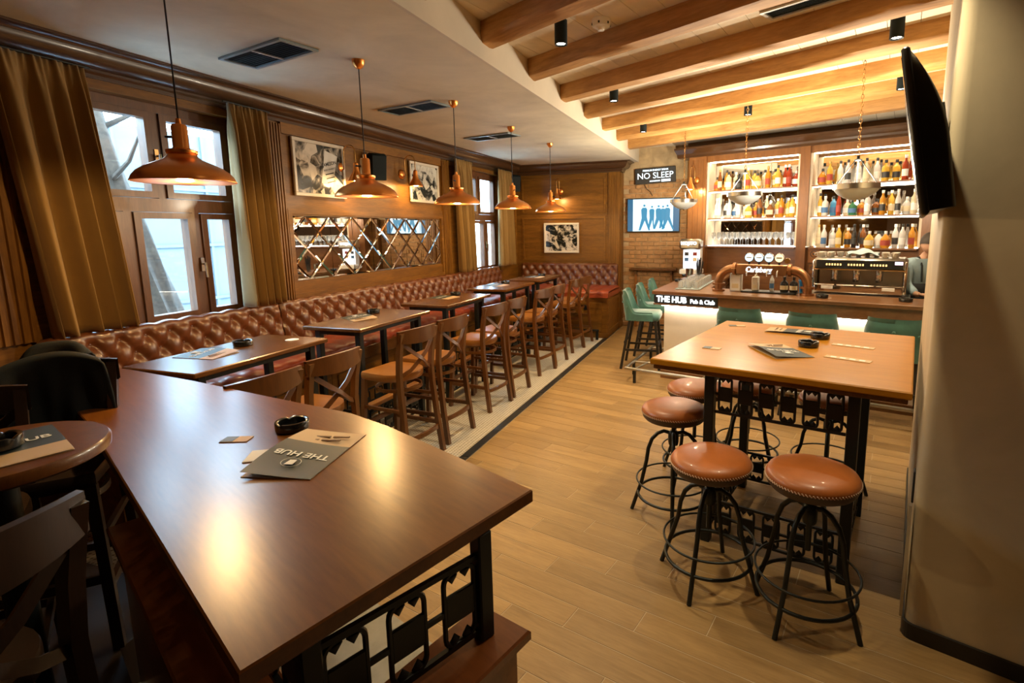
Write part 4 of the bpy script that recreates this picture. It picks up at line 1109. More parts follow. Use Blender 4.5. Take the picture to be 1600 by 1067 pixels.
# ------------------------------------------------------------------ dark near corner: round table, chairs, coat
t = thing('round_bar_table', 'small round wooden table cut off by the picture edge', 'table', (-2.125, .925, 0))
MB().lathe([(.0, 1.155), (.255, 1.155), (.27, 1.165), (.272, 1.19), (.265, 1.20), (.0, 1.20)], 48).build('tabletop', 'chair_wood', t, 40)
MB().tube([(0, 0, .22), (0, 0, 1.155)], .04, 12).build('column', 'iron', t, 50); MB().lathe([(.20, .2), (.20, .215), (.05, .23), (.045, .26)], 24).build('foot', 'iron', t, 50)
menu(-2.10, .95, 1.20, rad(70), 'dark menu under the ashtray on the small round table', .24, .34, .004, False)
ashtray(-2.12, .93, 1.209, .3, 'black ashtray on the menu on the small round table')
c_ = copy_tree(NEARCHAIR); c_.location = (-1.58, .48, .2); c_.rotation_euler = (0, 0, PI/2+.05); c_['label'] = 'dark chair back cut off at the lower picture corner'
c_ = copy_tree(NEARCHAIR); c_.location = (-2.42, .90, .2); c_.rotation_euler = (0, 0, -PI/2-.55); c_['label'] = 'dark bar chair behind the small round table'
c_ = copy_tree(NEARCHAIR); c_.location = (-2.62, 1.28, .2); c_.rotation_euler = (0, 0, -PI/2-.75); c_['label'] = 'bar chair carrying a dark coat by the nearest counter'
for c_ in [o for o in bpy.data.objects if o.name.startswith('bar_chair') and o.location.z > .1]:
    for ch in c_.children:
        ch.data = ch.data.copy(); ch.data.materials[0] = MATS['near_chair_wood']
t = thing('coat', 'dark wool coat hung over the chair back by the nearest counter', 'coat', (-2.62, 1.28, .2), -PI/2-.75)
def coat(u, v):
    # inverted U over the back rail: u along the rail, v from the front hem over the top to the rear hem
    a = -1+2*u; w_ = .165-.02*math.cos(PI*v); x = a*w_; yc = -.245-.05*(1-a*a)
    k = v*2-1; top = 1.12-.04*a*a
    if abs(k) < .16: y = yc+.034*math.sin(k/.16*PI/2); z = top+.022*math.cos(k/.16*PI/2)
    else:
        d = (abs(k)-.16)/.84; y = yc+math.copysign(.034+.035*d+.016*math.sin(7*a+5*d)*d+.010*math.sin(15*a)*d, k); z = top-(.50 if k < 0 else .36)*d-.03*math.sin(3*a)*d
    return (x+.02*math.sin(6*v)*a*a, y, z)
o = MB().grid(coat, 36, 48).build('cloth', 'wool', t, 80); mdf = o.modifiers.new('thick', 'SOLIDIFY'); mdf.thickness = .010
def collar(u, v):
    a = -1+2*u; z = 1.115+.06*math.sin(PI*min(1, v*1.25))*(1-a**4)-.05*max(0, v-.6); return (a*.10*(1+.25*v), -.285-.05*(1-a*a)*.6-.055*v, z)
o = MB().grid(collar, 20, 10).build('collar', 'wool', t, 80); mdf = o.modifiers.new('thick', 'SOLIDIFY'); mdf.thickness = .008

# ------------------------------------------------------------------ copper pendants
sh_p = [(.218, 0), (.2165, .008), (.209, .026), (.192, .047), (.165, .067), (.132, .084), (.102, .097), (.080, .108), (.066, .120), (.060, .130), (.063, .132), (.066, .140), (.066, .150), (.056, .154), (.038, .158), (.034, .165), (.034, .262), (.028, .272), (.012, .276), (.010, .300), (.0, .300)]
sh_o = MB().lathe(sh_p, 48).mesh('shade', 'copper', 40)
sh_i = MB().lathe([(.216, .001), (.2145, .008), (.206, .024), (.189, .044), (.162, .064), (.129, .081), (.10, .094), (.06, .104), (.0, .108)], 48)
sh_i.f = [q[::-1] for q in sh_i.f if len(q) < 10 or True]; sh_i = sh_i.mesh('shade_lining', 'shade_inside', 80)
rim_m = MB().tube([(.2175*math.cos(2*PI*i/48), .2175*math.sin(2*PI*i/48), .002) for i in range(48)], .003, 6, True).mesh('rim', 'copper', 80)
bulb_m = MB().lathe([(.0, .012), (.018, .016), (.028, .03), (.030, .045), (.022, .065), (.014, .085), (.014, .105)], 16).mesh('bulb', 'bulb_glow', 80)
kn_m = MB().tube([(.033, 0, .215), (.060, 0, .215)], .006, 8).lathe([(.0, 0), (.010, .002), (.010, .010), (.0, .012)], 10, (.062, 0, .209)).mesh('knob', 'iron', 50)
cn_m = MB().lathe([(.0, -.062), (.012, -.060), (.030, -.045), (.042, -.020), (.044, 0)], 24).mesh('ceiling_cup', 'copper', 60)
PZL = 2.098
PL_ = [(-2.60, 1.985, 'copper pendant lamp nearest the camera, in front of the window'), (-2.585, 3.33, 'copper pendant lamp in front of the first picture'), (-2.57, 4.63, 'copper pendant lamp in front of the curtain beside the second picture'), (-2.57, 5.97, 'copper pendant lamp in front of the curtain in the far corner'), (-2.55, 7.28, 'farthest copper pendant lamp, before the end wall')]
for i, (x, y, lb) in enumerate(PL_):
    t = thing('pendant_lamp', lb, 'lamp', (x, y, PZL), rad(200+40*i), 'copper pendants over the high tables')
    link('shade', sh_o, t); link('shade_lining', sh_i, t); link('rim', rim_m, t); link('bulb', bulb_m, t); link('knob', kn_m, t)
    MB().tube([(0, 0, .295), (0, 0, ZC-PZL-.05)], .0042, 6).build('cord', 'black_plastic', t, 60); link('ceiling_cup', cn_m, t, (0, 0, ZC-PZL))
    light('bulb_light', 'POINT', W_PENDANT, WARM, t, (0, 0, -.012), .03)

# ------------------------------------------------------------------ wall sconces (local +x points away from the wall)
def sconce(x, y, z, rz, label):
    t = thing('wall_sconce', label, 'lamp', (x, y, z), rz, 'copper wall sconces')
    MB().lathe([(.0, .030), (.030, .028), (.058, .014), (.062, .0)][::-1], 24).xf(Matrix.Rotation(PI/2, 4, 'Y')).build('wall_plate', 'copper', t, 50)
    pts = [(.02, 0, -.03), (.05, 0, -.02), (.055, 0, .05), (.055, 0, .14)]
    for i in range(9):
        a = PI*i/8; pts.append((.055+.075-.075*math.cos(a), 0, .15+.075*math.sin(a)))
    pts += [(.205, 0, .10), (.205, 0, .04)]
    MB().tube(pts, .006, 8).build('arm', 'brass', t, 60)
    MB().lathe([(.092, -.155), (.088, -.150), (.080, -.135), (.055, -.085), (.038, -.06), (.036, -.05), (.028, -.02), (.026, .03), (.012, .045), (.0, .046)], 32, (.205, 0, 0)).build('shade', 'copper', t, 40)
    MB().lathe([(.026, -.085), (.030, -.11), (.020, -.135), (.0, -.142)][::-1], 12, (.205, 0, 0)).build('bulb', 'bulb_glow', t, 60)
    light('bulb_light', 'POINT', W_SCONCE, WARM, t, (.205, 0, -.165), .03)
sconce(XL+.005, 4.86, 2.53, 0, 'copper gooseneck sconce behind the second pendant lamp')
sconce(XL+.005, 5.97, 2.56, 0, 'copper gooseneck sconce in front of the second picture')
sconce(-3.20, YE-.005, 2.55, -PI/2, 'copper gooseneck sconce above the picture on the end wall')
x, y = bbw(.03, -.03); sconce(x, y, 2.62, -PI/2-BAA, 'copper gooseneck sconce on the back bar post')

# ------------------------------------------------------------------ glass bowl pendants
def bowl(x, y, z, label):
    t = thing('bowl_pendant', label, 'lamp', (x, y, z), random.uniform(0, 2), 'glass bowl pendants over the bar')
    R = .185
    MB().lathe([(R, .0), (R+.004, .0), (R+.004, .045), (R, .045)], 36).build('band', 'steel', t, 40)
    MB().lathe([(.0, -.095), (.05, -.090), (.10, -.070), (.145, -.042), (.172, -.012), (.178, .004)][::-1], 36).build('bowl', 'bowl_glass', t, 80)
    MB().lathe([(.0, -.115), (.012, -.110), (.012, -.095), (.02, -.09)], 12).build('finial', 'brass', t, 60)
    MB().lathe([(.0, .24), (.03, .245), (.035, .255), (.012, .265), (.012, .29), (.0, .29)], 16).build('hub', 'iron', t, 50)
    for k in range(3):
        a = 2*PI*k/3; MB().tube([(.025*math.cos(a), .025*math.sin(a), .25), ((R-.005)*math.cos(a), (R-.005)*math.sin(a), .04)], .004, 6).build('rod', 'iron', t, 60)
    ch = MB(); n_ = int((ZR-z-.29)/.034)
    for i in range(n_):
        zz = .29+.017+.034*i; ch.tube([((.010*math.cos(2*PI*j/8), 0, zz+.021*math.sin(2*PI*j/8)) if i % 2 else (0, .010*math.cos(2*PI*j/8), zz+.021*math.sin(2*PI*j/8))) for j in range(8)], .0026, 4, True)
    ch.build('chain', 'brass', t, 80)
    MB().lathe([(.0, ZR-z-.03), (.03, ZR-z-.025), (.045, ZR-z)], 20).build('ceiling_cup', 'brass', t, 60)
    light('bulb_light', 'POINT', W_BOWL, (1.0, .86, .64), t, (0, 0, .10), .04)
bowl(-.735, 7.75, 2.20, 'glass bowl pendant nearest the brick wall'); bowl(.058, 6.35, 2.19, 'glass bowl pendant in the middle, before the bottle shelves'); bowl(.985, 5.36, 2.17, 'glass bowl pendant nearest the wall television')

# ------------------------------------------------------------------ ceiling spots, detector, vents
sp_m = MB().lathe([(.0, -.150), (.030, -.150), (.036, -.158), (.044, -.160), (.045, -.155), (.045, .0), (.0, .0)], 24).mesh('housing', 'speaker_black', 40)
le_m = MB().lathe([(.0, -.1515), (.030, -.1515), (.031, -.150)], 20).mesh('lens', 'spot_glow', 60)
SPOTS = [(-1.23, 3.78, 'black ceiling spot nearest the smoke detector'), (-1.25, 5.56, 'black ceiling spot second along the soffit'), (-1.26, 7.42, 'black ceiling spot farthest along the soffit'), (.065, 6.76, 'small black ceiling spot above the bar middle'), (1.0, 4.44, 'black ceiling spot above the wall television'), (1.44, 6.05, 'black ceiling spot behind the wall television'),
         (-1.22, 2.0, 'added unseen ceiling spot above the walkway beside the nearest counter'), (.45, 2.55, 'added unseen ceiling spot over the near stools')]  # these two are out of view, added to light the near area
for x, y, lb in SPOTS:
    t = thing('ceiling_spot', lb, 'spotlight', (x, y, ZR), 0, 'black ceiling spots')
    link('housing', sp_m, t); link('lens', le_m, t)
    light('spot_light', 'SPOT', W_SPOT*(.5 if y < 2.3 else .8 if y < 3 else 1), SOFT, t, (0, 0, -.165), .03, None, rad(100), .9)
t = thing('smoke_detector', 'white round smoke detector on the board ceiling', 'detector', (-.96, 3.86, ZR))
MB().lathe([(.0, -.075), (.022, -.072), (.034, -.055), (.058, -.048), (.066, -.036), (.068, .0)], 28).build('body', 'white_plastic', t, 40)
for k in range(6):
    a = k*PI/3; MB().box(-.006, .006, .055, .0685, -.040, -.026).build('slot', 'ink_black', t, None, None, a)
def vent(x, y, z, rz, L, Wd, n_, label, cols=2):
    t = thing('ceiling_vent', label, 'vent', (x, y, z), rz, 'ceiling vents')
    MB().box(-L/2, L/2, -Wd/2, Wd/2, -.004, -.001).build('backing', 'ink_black', t)
    e = .022
    for a, b_, c, d in ((-L/2, L/2, -Wd/2, -Wd/2+e), (-L/2, L/2, Wd/2-e, Wd/2), (-L/2, -L/2+e, -Wd/2+e, Wd/2-e), (L/2-e, L/2, -Wd/2+e, Wd/2-e)): MB().box(a, b_, c, d, -.016, -.001).build('frame', 'grille_frame' if cols == 1 else 'grille', t)
    if cols == 2: MB().box(-.006, .006, -Wd/2+e, Wd/2-e, -.014, -.002).build('divider', 'grille_frame', t)
    sm = MB().add([(-L/2+e, -.008, -.013), (L/2-e, -.008, -.013), (L/2-e, .006, -.005), (-L/2+e, .006, -.005), (-L/2+e, -.008, -.0115), (L/2-e, -.008, -.0115), (L/2-e, .006, -.0035), (-L/2+e, .006, -.0035)], [(0, 3, 2, 1), (4, 5, 6, 7), (0, 1, 5, 4), (1, 2, 6, 5), (2, 3, 7, 6), (3, 0, 4, 7)]).mesh('slat', 'grille')
    for i in range(n_): link('slat', sm, t, (0, -Wd/2+e+(Wd-2*e)*(i+.5)/n_, 0))
for y, lb in ((3.01, 'bluish ceiling vent nearest the camera'), (4.73, 'ceiling vent between the second and third pendant'), (6.48, 'ceiling vent farthest along the low ceiling')): vent(-3.06, y, ZC, rad(-13.3), .72, .27, 10, lb)
vent(.42, 4.00, ZR, -BA, .66, .18, 6, 'pale framed vent between the ceiling beams', 1)

# ------------------------------------------------------------------ curtains
def curtain(y0, y1, b0, b1, n_, label, x=-3.975, gather=.0):
    t = thing('curtain', label, 'curtain', (x, 0, 0), 0, 'ochre window curtains')
    rc_ = random.Random(label); wts = [rc_.uniform(.6, 1.6) for _ in range(n_)]; tot = sum(wts); cum = [0]
    for q_ in wts: cum.append(cum[-1]+q_/tot)
    amps = [rc_.uniform(.7, 1.3) for _ in range(n_+1)]
    def fn(u, v):
        ya = y0+(y1-y0)*u; yb = b0+(b1-b0)*u; y = ya+(yb-ya)*(1-v)
        i = min(n_-1, max(k for k in range(n_) if cum[k] <= u+1e-9)); f_ = (u-cum[i])/(cum[i+1]-cum[i])
        prof = math.copysign(abs(math.sin(2*PI*f_))**.75, math.sin(2*PI*f_))+.15*math.sin(4*PI*f_+i)
        am_ = (.028+.036*(1-v)**.6)*amps[i]
        xx = am_*prof
        top = max(0, (v-.88)/.12); xx = xx*(1-.6*top)+.008*top*math.sin(2*PI*u*n_*2.7)
        return (xx, y+.012*math.sin(2*PI*f_+1.2)*(1-v), 1.215+1.675*v)
    o = MB().grid(fn, n_*20, 30).build('cloth', 'curtain', t, 80)
    m_ = o.modifiers.new('thick', 'SOLIDIFY'); m_.thickness = .004
    MB().tube([(.0, y0-.03, 2.895), (.0, y1+.03, 2.895)], .008, 8).build('rail', 'iron', t, 60)
curtain(1.96, 2.46, 2.08, 2.58, 5, 'ochre curtain at the picture edge, nearest the camera')
curtain(3.45, 3.84, 3.47, 3.88, 6, 'ochre curtain between the near window and the fluted pilaster')
curtain(7.12, 7.66, 7.20, 7.68, 6, 'ochre curtain on the near side of the far window')
curtain(8.62, 9.20, 8.60, 9.22, 6, 'ochre curtain on the corner side of the far window')

# ------------------------------------------------------------------ lattice mirror of diamond panes
t = thing('lattice_mirror', 'long mirror of diamond panes on the window wall', 'mirror')
MY0, MY1, MZ0, MZ1 = 4.135, 6.83, 1.375, 2.005; dw, dh = (MY1-MY0)/8, .63/2
MB().box(XL, XL+.006, MY0, MY1, MZ0, MZ1).build('backing', 'ink_black', t)
for i in range(0, 17):
    for j in range(0, 5):
        if (i+j) % 2: continue
        cy2, cz = MY0+i*dw/2, MZ0+j*dh/2
        q = [(cy2-dw/2, cz), (cy2, cz-dh/2), (cy2+dw/2, cz), (cy2, cz+dh/2)]
        q = clip(q, [(1, 0, -MY0-.001), (-1, 0, MY1-.001), (0, 1, -MZ0-.001), (0, -1, MZ1-.001)])
        if len(q) < 3 or area(q) < .002: continue
        if sum(q[k][0]*q[(k+1) % len(q)][1]-q[(k+1) % len(q)][0]*q[k][1] for k in range(len(q))) < 0: q = q[::-1]
        o_ = inset(q, .0015); n_ = inset(q, .019); nn = len(q)
        V = [(XL+.0065, p_[0], p_[1]) for p_ in o_]+[(XL+.0085, p_[0], p_[1]) for p_ in n_]
        F = [tuple(range(nn, 2*nn))]+[(k, (k+1) % nn, nn+(k+1) % nn, nn+k) for k in range(nn)]
        pn = MB().add(V, F); pn.v += [(XL+.005, p_[0], p_[1]) for p_ in o_]; pn.f += [(2*nn+k, 2*nn+(k+1) % nn, (k+1) % nn, k) for k in range(nn)]
        pn.build('mirror_pane', 'mirror', t)

# ------------------------------------------------------------------ pictures
def picture(loc, rz, w, h, mat, label):
    # local: hangs facing -y
    t = thing('picture', label, 'picture', loc, rz, 'framed photographs')
    MB().box(-w/2+.02, w/2-.02, -.012, -.002, -h/2+.02, h/2-.02).build('print', mat, t)
    e = .035
    for a, b_, c, d in ((-w/2, w/2, -h/2, -h/2+e), (-w/2, w/2, h/2-e, h/2), (-w/2, -w/2+e, -h/2+e, h/2-e), (w/2-e, w/2, -h/2+e, h/2-e)):
        MB().cbox((a+b_)/2, -.014, (c+d)/2, b_-a, .026, d-c, .005).build('frame', 'picture_frame', t)
    return t
t = picture((XL+.012, 4.545, 2.475), PI/2, .71, .555, 'print_bottle', 'framed photograph of a white bottle label nearest the curtain')
pp = MB().prism([(-.05, -.16), (.10, -.20), (.20, .13), (.02, .17)], -.0135, -.0125); pp.v = [(x+.06, z, y+.03) for x, y, z in pp.v]; pp.f = [q[::-1] for q in pp.f]
lb_ = pp.build('print_patch', 'paper_white', t)
text('lettering', 'JAMESON', .048, 'ink_black', lb_, (.135, -.0145, .07), (PI/2, -.25, 0), .0004, bold=.001)
text('lettering', 'IRISH WHISKEY', .026, 'ink_black', lb_, (.135, -.0145, .015), (PI/2, -.25, 0), .0004)
for k in range(3): MB().bar((.07+.01*k, -.0138, -.045-.04*k), (.19+.01*k, -.0138, -.015-.04*k), .003, .012).build('print_line', 'ink_black', lb_)
picture((XL+.012, 6.47, 2.485), PI/2, .70, .525, 'print_street', 'framed photograph beside the gooseneck sconce')
picture((-3.175, YE-.030, 1.685), 0, .695, .56, 'print_shop', 'framed photograph on the end wall above the corner bench')

# ------------------------------------------------------------------ loudspeakers
def speaker(x, y, z, rz, label):
    t = thing('loudspeaker', label, 'speaker', (x, y, z), rz, 'black wall loudspeakers')
    MB().cbox(.13, 0, 0, .15, .19, .30, .025).build('cabinet', 'speaker_black', t, 60, None, (0, rad(8), 0))
    MB().cbox(.208, 0, -.01, .008, .165, .27, .004).build('grille', 'speaker_black', t, None, None, (0, rad(8), 0))
    MB().bar((0, 0, .02), (.08, 0, .02), .03, .05).build('bracket', 'black_plastic', t); MB().cbox(.004, 0, .02, .008, .07, .14, .003).build('wall_plate', 'black_plastic', t)
    MB().lathe([(.0, .010), (.010, .006), (.010, 0)], 12).xf(Matrix.Translation((.05, -.10, .02)) @ Matrix.Rotation(PI/2, 4, 'X')).build('knob', 'chrome', t, 60)
speaker(XL+.01, 5.40, 2.60, -.55, 'black loudspeaker between the two pictures'); speaker(XL+.02, 9.44, 2.72, -.7, 'black loudspeaker high in the far corner')
# ------------------------------------------------------------------ televisions and lit signs
t = thing('television', 'switched-on television with a blue and white picture on the brick wall', 'television', (-1.475, 9.86, 2.085), rad(-1))
W_, H_ = .965, .615
MB().cbox(0, 0, 0, W_, .05, H_, .008).build('casing', 'black_plastic', t)
sc = MB().box(-W_/2+.015, W_/2-.015, -.0275, -.024, -H_/2+.02, H_/2-.02).build('screen', 'tv_blue', t)
MB().box(-.37, .36, -.0290, -.0276, -H_/2+.02, H_/2-.02).build('screen_image', 'tv_white', sc)
def fig(cx, s_, lean, seed):
    r_ = random.Random(seed); pts = [(-.03, .15), (.03, .15), (.05, .12), (.045, .0), (.05+lean, -.10), (.075+lean*1.6, -.22), (.045+lean*1.6, -.22), (.01, -.06), (-.05-lean*.6, -.22), (-.085-lean*.6, -.22), (-.045, -.02), (-.055, .12)]
    mb = MB(); k = len(pts); mb.add([(cx+a*s_, -.0296, b_*s_*1.05-.03) for a, b_ in pts], [tuple(range(k))])
    mb.lathe([(.0, -.02), (.016, -.012), (.02, 0), (.016, .012), (.0, .02)], 8); st = len(mb.v)-40
    for i in range(st, len(mb.v)): vx, vy, vz = mb.v[i]; mb.v[i] = (cx+vx*s_, -.0293-.0004*(vy > 0), vz*s_+.165*s_)
    mb.f = [q if len(q) != k else q[::-1] for q in mb.f]
    return mb
for cx, s_, ln2, sd_ in ((-.16, 1.05, .02, 1), (-.02, .9, -.01, 2), (.10, .95, .02, 3), (.18, .9, -.02, 4), (.26, .98, .03, 5)):
    fig(cx, s_, ln2, sd_).build('screen_figure', 'tv_cyan', sc)
MB().box(-.37, .36, -.0292, -.0290, -H_/2+.02, -H_/2+.10).build('screen_image', 'tv_white', sc)
t = thing('lit_sign', 'black lit sign reading NO SLEEP on the brick wall', 'sign', (-1.45, 9.87, 2.79), rad(-1)); t.rotation_euler = (0, rad(-2.5), 0)
MB().cbox(0, 0, 0, .73, .05, .275, .006).build('board', 'ink_black', t)
text('lettering', 'NO SLEEP', .148, 'neon_white', t, (0, -.028, -.005), (PI/2, 0, 0), .002, fitw=.64)
text('lettering', 'PREMIUM ENERGY DRINK', .042, 'neon_white', t, (.01, -.028, .092), (PI/2, 0, 0), .001, bold=.0006, fitw=.46)
for k in range(10): MB().box(-.10+.019*k, -.087+.019*k, -.0275, -.024, -.108, -.086).build('lit_mark', 'neon_white', t)
MB().box(.11, .27, -.029, -.024, -.118, -.078).build('lit_bar', 'neon_white', t)
MB().tube([(-.20, .0, -.14), (-.17, -.0, -.22), (-.10, 0, -.28), (-.06, 0, -.36)], .005, 6).build('cable', 'black_plastic', t, 60)
# television seen edge-on, mounted on the side of the pier
tv = thing('wall_television', 'television seen edge-on, on a bracket at the plaster pier', 'television', (NX+.20*sd[0]-.115*sd[1], NY+.20*sd[1]+.115*sd[0], 2.18), -rad(15.3)); tv.rotation_euler = (0, -rad(10), -rad(15.3))
def tvback(u, v):
    # bulged back shell: y along the width, z height, x towards the wall
    y = -.52+1.04*u; e = min(1, min(u, 1-u)/.05)
    k = 1.0
    if v < .08: k = v/.08; vv_ = 0
    else: vv_ = (v-.08)/.92
    z = -.285+.57*vv_; d = 1-vv_
    prof = .006+.082*(math.sin(PI/2*min(1, d/.55)))**.8-.012*max(0, d-.6)
    return (.012+prof*(e**.4)*k, y, z)
MB().grid(tvback, 30, 24, False).build('back_shell', 'black_plastic', tv, 60)
MB().cbox(0, 0, 0, .028, 1.06, .595, .008).build('front_frame', 'black_plastic', tv, 50)
MB().box(-.016, -.0135, -.505, .505, -.27, .27).build('screen', 'ash_black', tv)
MB().bar((.05, 0, .02), (.115, 0, .02), .05, .09).build('bracket_arm', 'iron', tv); MB().cbox(.112, 0, .03, .012, .12, .26, .004).build('bracket_plate', 'iron', tv); MB().cbox(.075, 0, .0, .02, .26, .22, .004).build('bracket_plate', 'iron', tv)
MB().tube([(.08, -.05, -.12), (.12, -.06, -.20), (.13, -.05, -.17), (.11, -.05, -.24), (.12, -.03, -.30), (.12, .0, -.36)], .006, 6).build('cable', 'black_plastic', tv, 60)
for o_ in tv.children: o_.rotation_euler = (0, 0, 0)
# wall shelf on the bricks
t = thing('wall_shelf', 'narrow dark wooden ledge on the brick wall', 'shelf', (-1.46, 9.83, 1.10))
MB().cbox(0, 0, 0, .86, .20, .035, .006).build('board', 'dark_table_wood', t)
for x in (-.33, .33): MB().box(x-.02, x+.02, -.02, .10, -.10, -.018).build('bracket', 'dark_table_wood', t); MB().box(x-.02, x+.02, .05, .10, -1.10, -.10).build('support', 'seat_wood', t)

# ------------------------------------------------------------------ things on the bar
CZ = 1.10
bx_, by_ = B2W(-1.335, 6.33)
tw = thing('beer_tower', 'bronze arched beer tower with four lit round badges', 'beer tower', (bx_, by_, CZ), an_c)
for s_ in (-1, 1):
    pts = [(s_*.49, 0, .0), (s_*.49, 0, .10)]
    for i in range(1, 9):
        a = PI/2*i/8; pts.append((s_*(.49-.17*(1-math.cos(a))), 0, .10+.17*math.sin(a)))
    pts.append((s_*.27, 0, .27))
    MB().tube(pts, .050, 14).build('pipe', 'tower_bronze', tw, 60)
    for zz in (.0, .075): MB().lathe([(.055, 0), (.074, 0), (.074, .022), (.055, .022)], 20, (s_*.49, 0, zz)).build('flange', 'tower_bronze', tw, 40)
    MB().lathe([(.05, 0), (.072, 0), (.072, .03), (.05, .03)], 20).xf(Matrix.Translation((s_*.305-.015, 0, .27)) @ Matrix.Rotation(PI/2, 4, 'Y')).build('flange', 'tower_bronze', tw, 40)
    for k in range(6):
        a = k*PI/3; MB().lathe([(.008, -.02), (.008, .02)], 6).xf(Matrix.Translation((s_*.305, .063*math.cos(a), .27+.063*math.sin(a))) @ Matrix.Rotation(PI/2, 4, 'Y')).build('bolt', 'brass', tw)
bo = MB().cbox(0, 0, .27, .56, .10, .115, .008).build('beam', 'tower_bronze', tw)
text('lettering', 'Carlsberg', .085, 'neon_white', bo, (-.03, -.053, .268), (PI/2, 0, 0), .003, shear=.25, bold=.0015, fitw=.29)
for k, (u, mt) in enumerate(((-.145, 'medal_cold'), (-.035, 'medal_cold'), (.075, 'medal_cold'), (.185, 'medal_warm'))):
    MB().tube([(u, 0, .325), (u, 0, .36)], .012, 8).build('badge_stem', 'iron', tw, 50)
    bd = MB().lathe([(.0, -.012), (.052, -.012), (.055, 0), (.052, .012), (.0, .012)], 24).xf(Matrix.Translation((u, 0, .405)) @ Matrix.Rotation(PI/2, 4, 'X')).build('badge', 'chrome', tw, 50)
    MB().lathe([(.0, .0), (.046, 0), (.046, .003), (.0, .004)], 24).xf(Matrix.Translation((u, -.0125, .405)) @ Matrix.Rotation(PI/2, 4, 'X')).build('lit_disc', mt, bd, 50)
    MB().box(u-.03, u+.03, -.0172, -.0155, .398, .412).build('print_band', 'ink_white' if mt == 'medal_cold' else 'ink_brown', bd)
MB().lathe([(.0, -.01), (.03, -.01), (.032, 0), (.03, .01), (.0, .01)], 16).xf(Matrix.Translation((.27, 0, .375)) @ Matrix.Rotation(PI/2, 4, 'X')).build('small_badge', 'brass', tw, 50)
for u in (-.145, -.035, .075, .185):
    MB().tube([(u, -.05, .27), (u, -.09, .255), (u, -.095, .20)], .008, 8).build('tap', 'chrome', tw, 60)
bx_, by_ = B2W(-1.26, 6.42); tag(MB().cbox(0, 0, .008, .60, .22, .016, .005).build('bar_mat', 'black_plastic', None, None, (bx_, by_, CZ), an_c), 'black rubber bar mat under the beer tower', 'mat')
def onbar(u, v_): return B2W(u, v_)
for k, (u, v_, w, d, h, mt, lb) in enumerate(((-1.64, 6.42, .13, .09, .21, 'white_plastic', 'wide white carton under the beer tower arch'), (-1.42, 6.43, .075, .075, .16, 'paper_white', 'narrow white carton under the beer tower arch'))):
    x, y = onbar(u, v_); t = thing('carton', lb, 'carton', (x, y, CZ+(.017 if u > -1.5 else .001)), an_c)
    MB().cbox(0, 0, h/2, w, d, h, .008).build('body', mt, t, 40); MB().lathe([(.018, h), (.018, h+.03), (.0, h+.032)], 12).build('cap', 'white_plastic', t, 50); MB().cbox(0, -d/2, h*.3, w*.6, .004, h*.25, .001).build('print_patch', 'label_cream', t)
for k, (u, lb) in enumerate(((-1.10, 'dark bottle with cream label under the beer tower, nearer the badges'), (-1.0, 'dark bottle with cream label under the beer tower, nearer the pipe foot'))):
    x, y = onbar(u, 6.42); bottle('squat', 'dark', 'label_cream', 'cap_black', x, y, CZ+.017, an_c, lb, 'dark bottles under the beer tower', .85)
x, y = onbar(-1.24, 6.44); bottle('tall', 'clear', 'label_blue', 'cap_white', x, y, CZ+.017, an_c, 'clear bottle in the middle under the beer tower', 'bottles on the bar', .7)
x, y = onbar(-.905, 6.50); t = thing('ice_bucket', 'small blue bucket by the beer tower foot', 'bucket', (x, y, CZ+.001))
MB().lathe([(.0, 0), (.045, 0), (.06, .15), (.055, .15), (.042, .01), (.0, .01)], 20).build('body', 'spirit_blue', t, 50); MB().tube([(.06*math.cos(a), 0, .14+.05*math.sin(a)) for a in [PI*i/10 for i in range(11)]], .003, 6).build('handle', 'chrome', t, 60)
# upturned tumblers on a mat along the side arm
x, y = -.52, 7.25
tag(MB().cbox(0, 0, .006, .30, 1.20, .012, .004).build('glass_mat', 'grille', None, None, (-.50, 7.20, CZ), math.atan2(ldir.y, ldir.x)-PI/2), 'black mat under the upturned glasses on the bar', 'mat')
gm2 = MB().lathe([(.034, 0), (.036, .002), (.031, .088), (.0, .092), (.0, .086), (.028, .082), (.033, .003)], 14).mesh('tumbler', 'tumbler_glass', 50)
for i in range(3):
    for j in range(10):
        s_ = -.52+.115*j; q = Vector((-.50, 7.20))+ldir*s_+ln_*(-.095+.095*i)
        tag(link('tumbler', gm2, None, (q.x, q.y, CZ+.0125)), 'upturned clear tumbler in the %s row from the lit sign, %s' % (ORD[j], ['stool side', 'middle', 'barman side'][i]), 'glass', 'upturned tumblers on the bar mat')
# tin and straw holder
t = thing('cocktail_tin', 'ribbed steel tin standing beside the straws', 'tin', (-.66, 8.10, CZ+.001)); MB().lathe([(.0, 0), (.05, 0), (.055, .15), (.052, .15), (.047, .006), (.0, .006)], 16).build('body', 'chrome', t, 20)
t = thing('straw_glass', 'tall glass full of black straws on the bar', 'glass', (-.52, 8.05, CZ+.001))
MB().lathe([(.0, 0), (.04, 0), (.048, .14), (.046, .14), (.038, .006), (.0, .006)], 16).build('vessel', 'clear_glass', t, 50)
for k in range(12):
    a = k*2.4; r = .012+.02*(k % 3)/2; MB().tube([(r*math.cos(a)*.6, r*math.sin(a)*.6, .008), (r*math.cos(a)*1.9, r*math.sin(a)*1.9, .25+.02*(k % 4))], .006, 6).build('straw', 'black_plastic', t, 60)
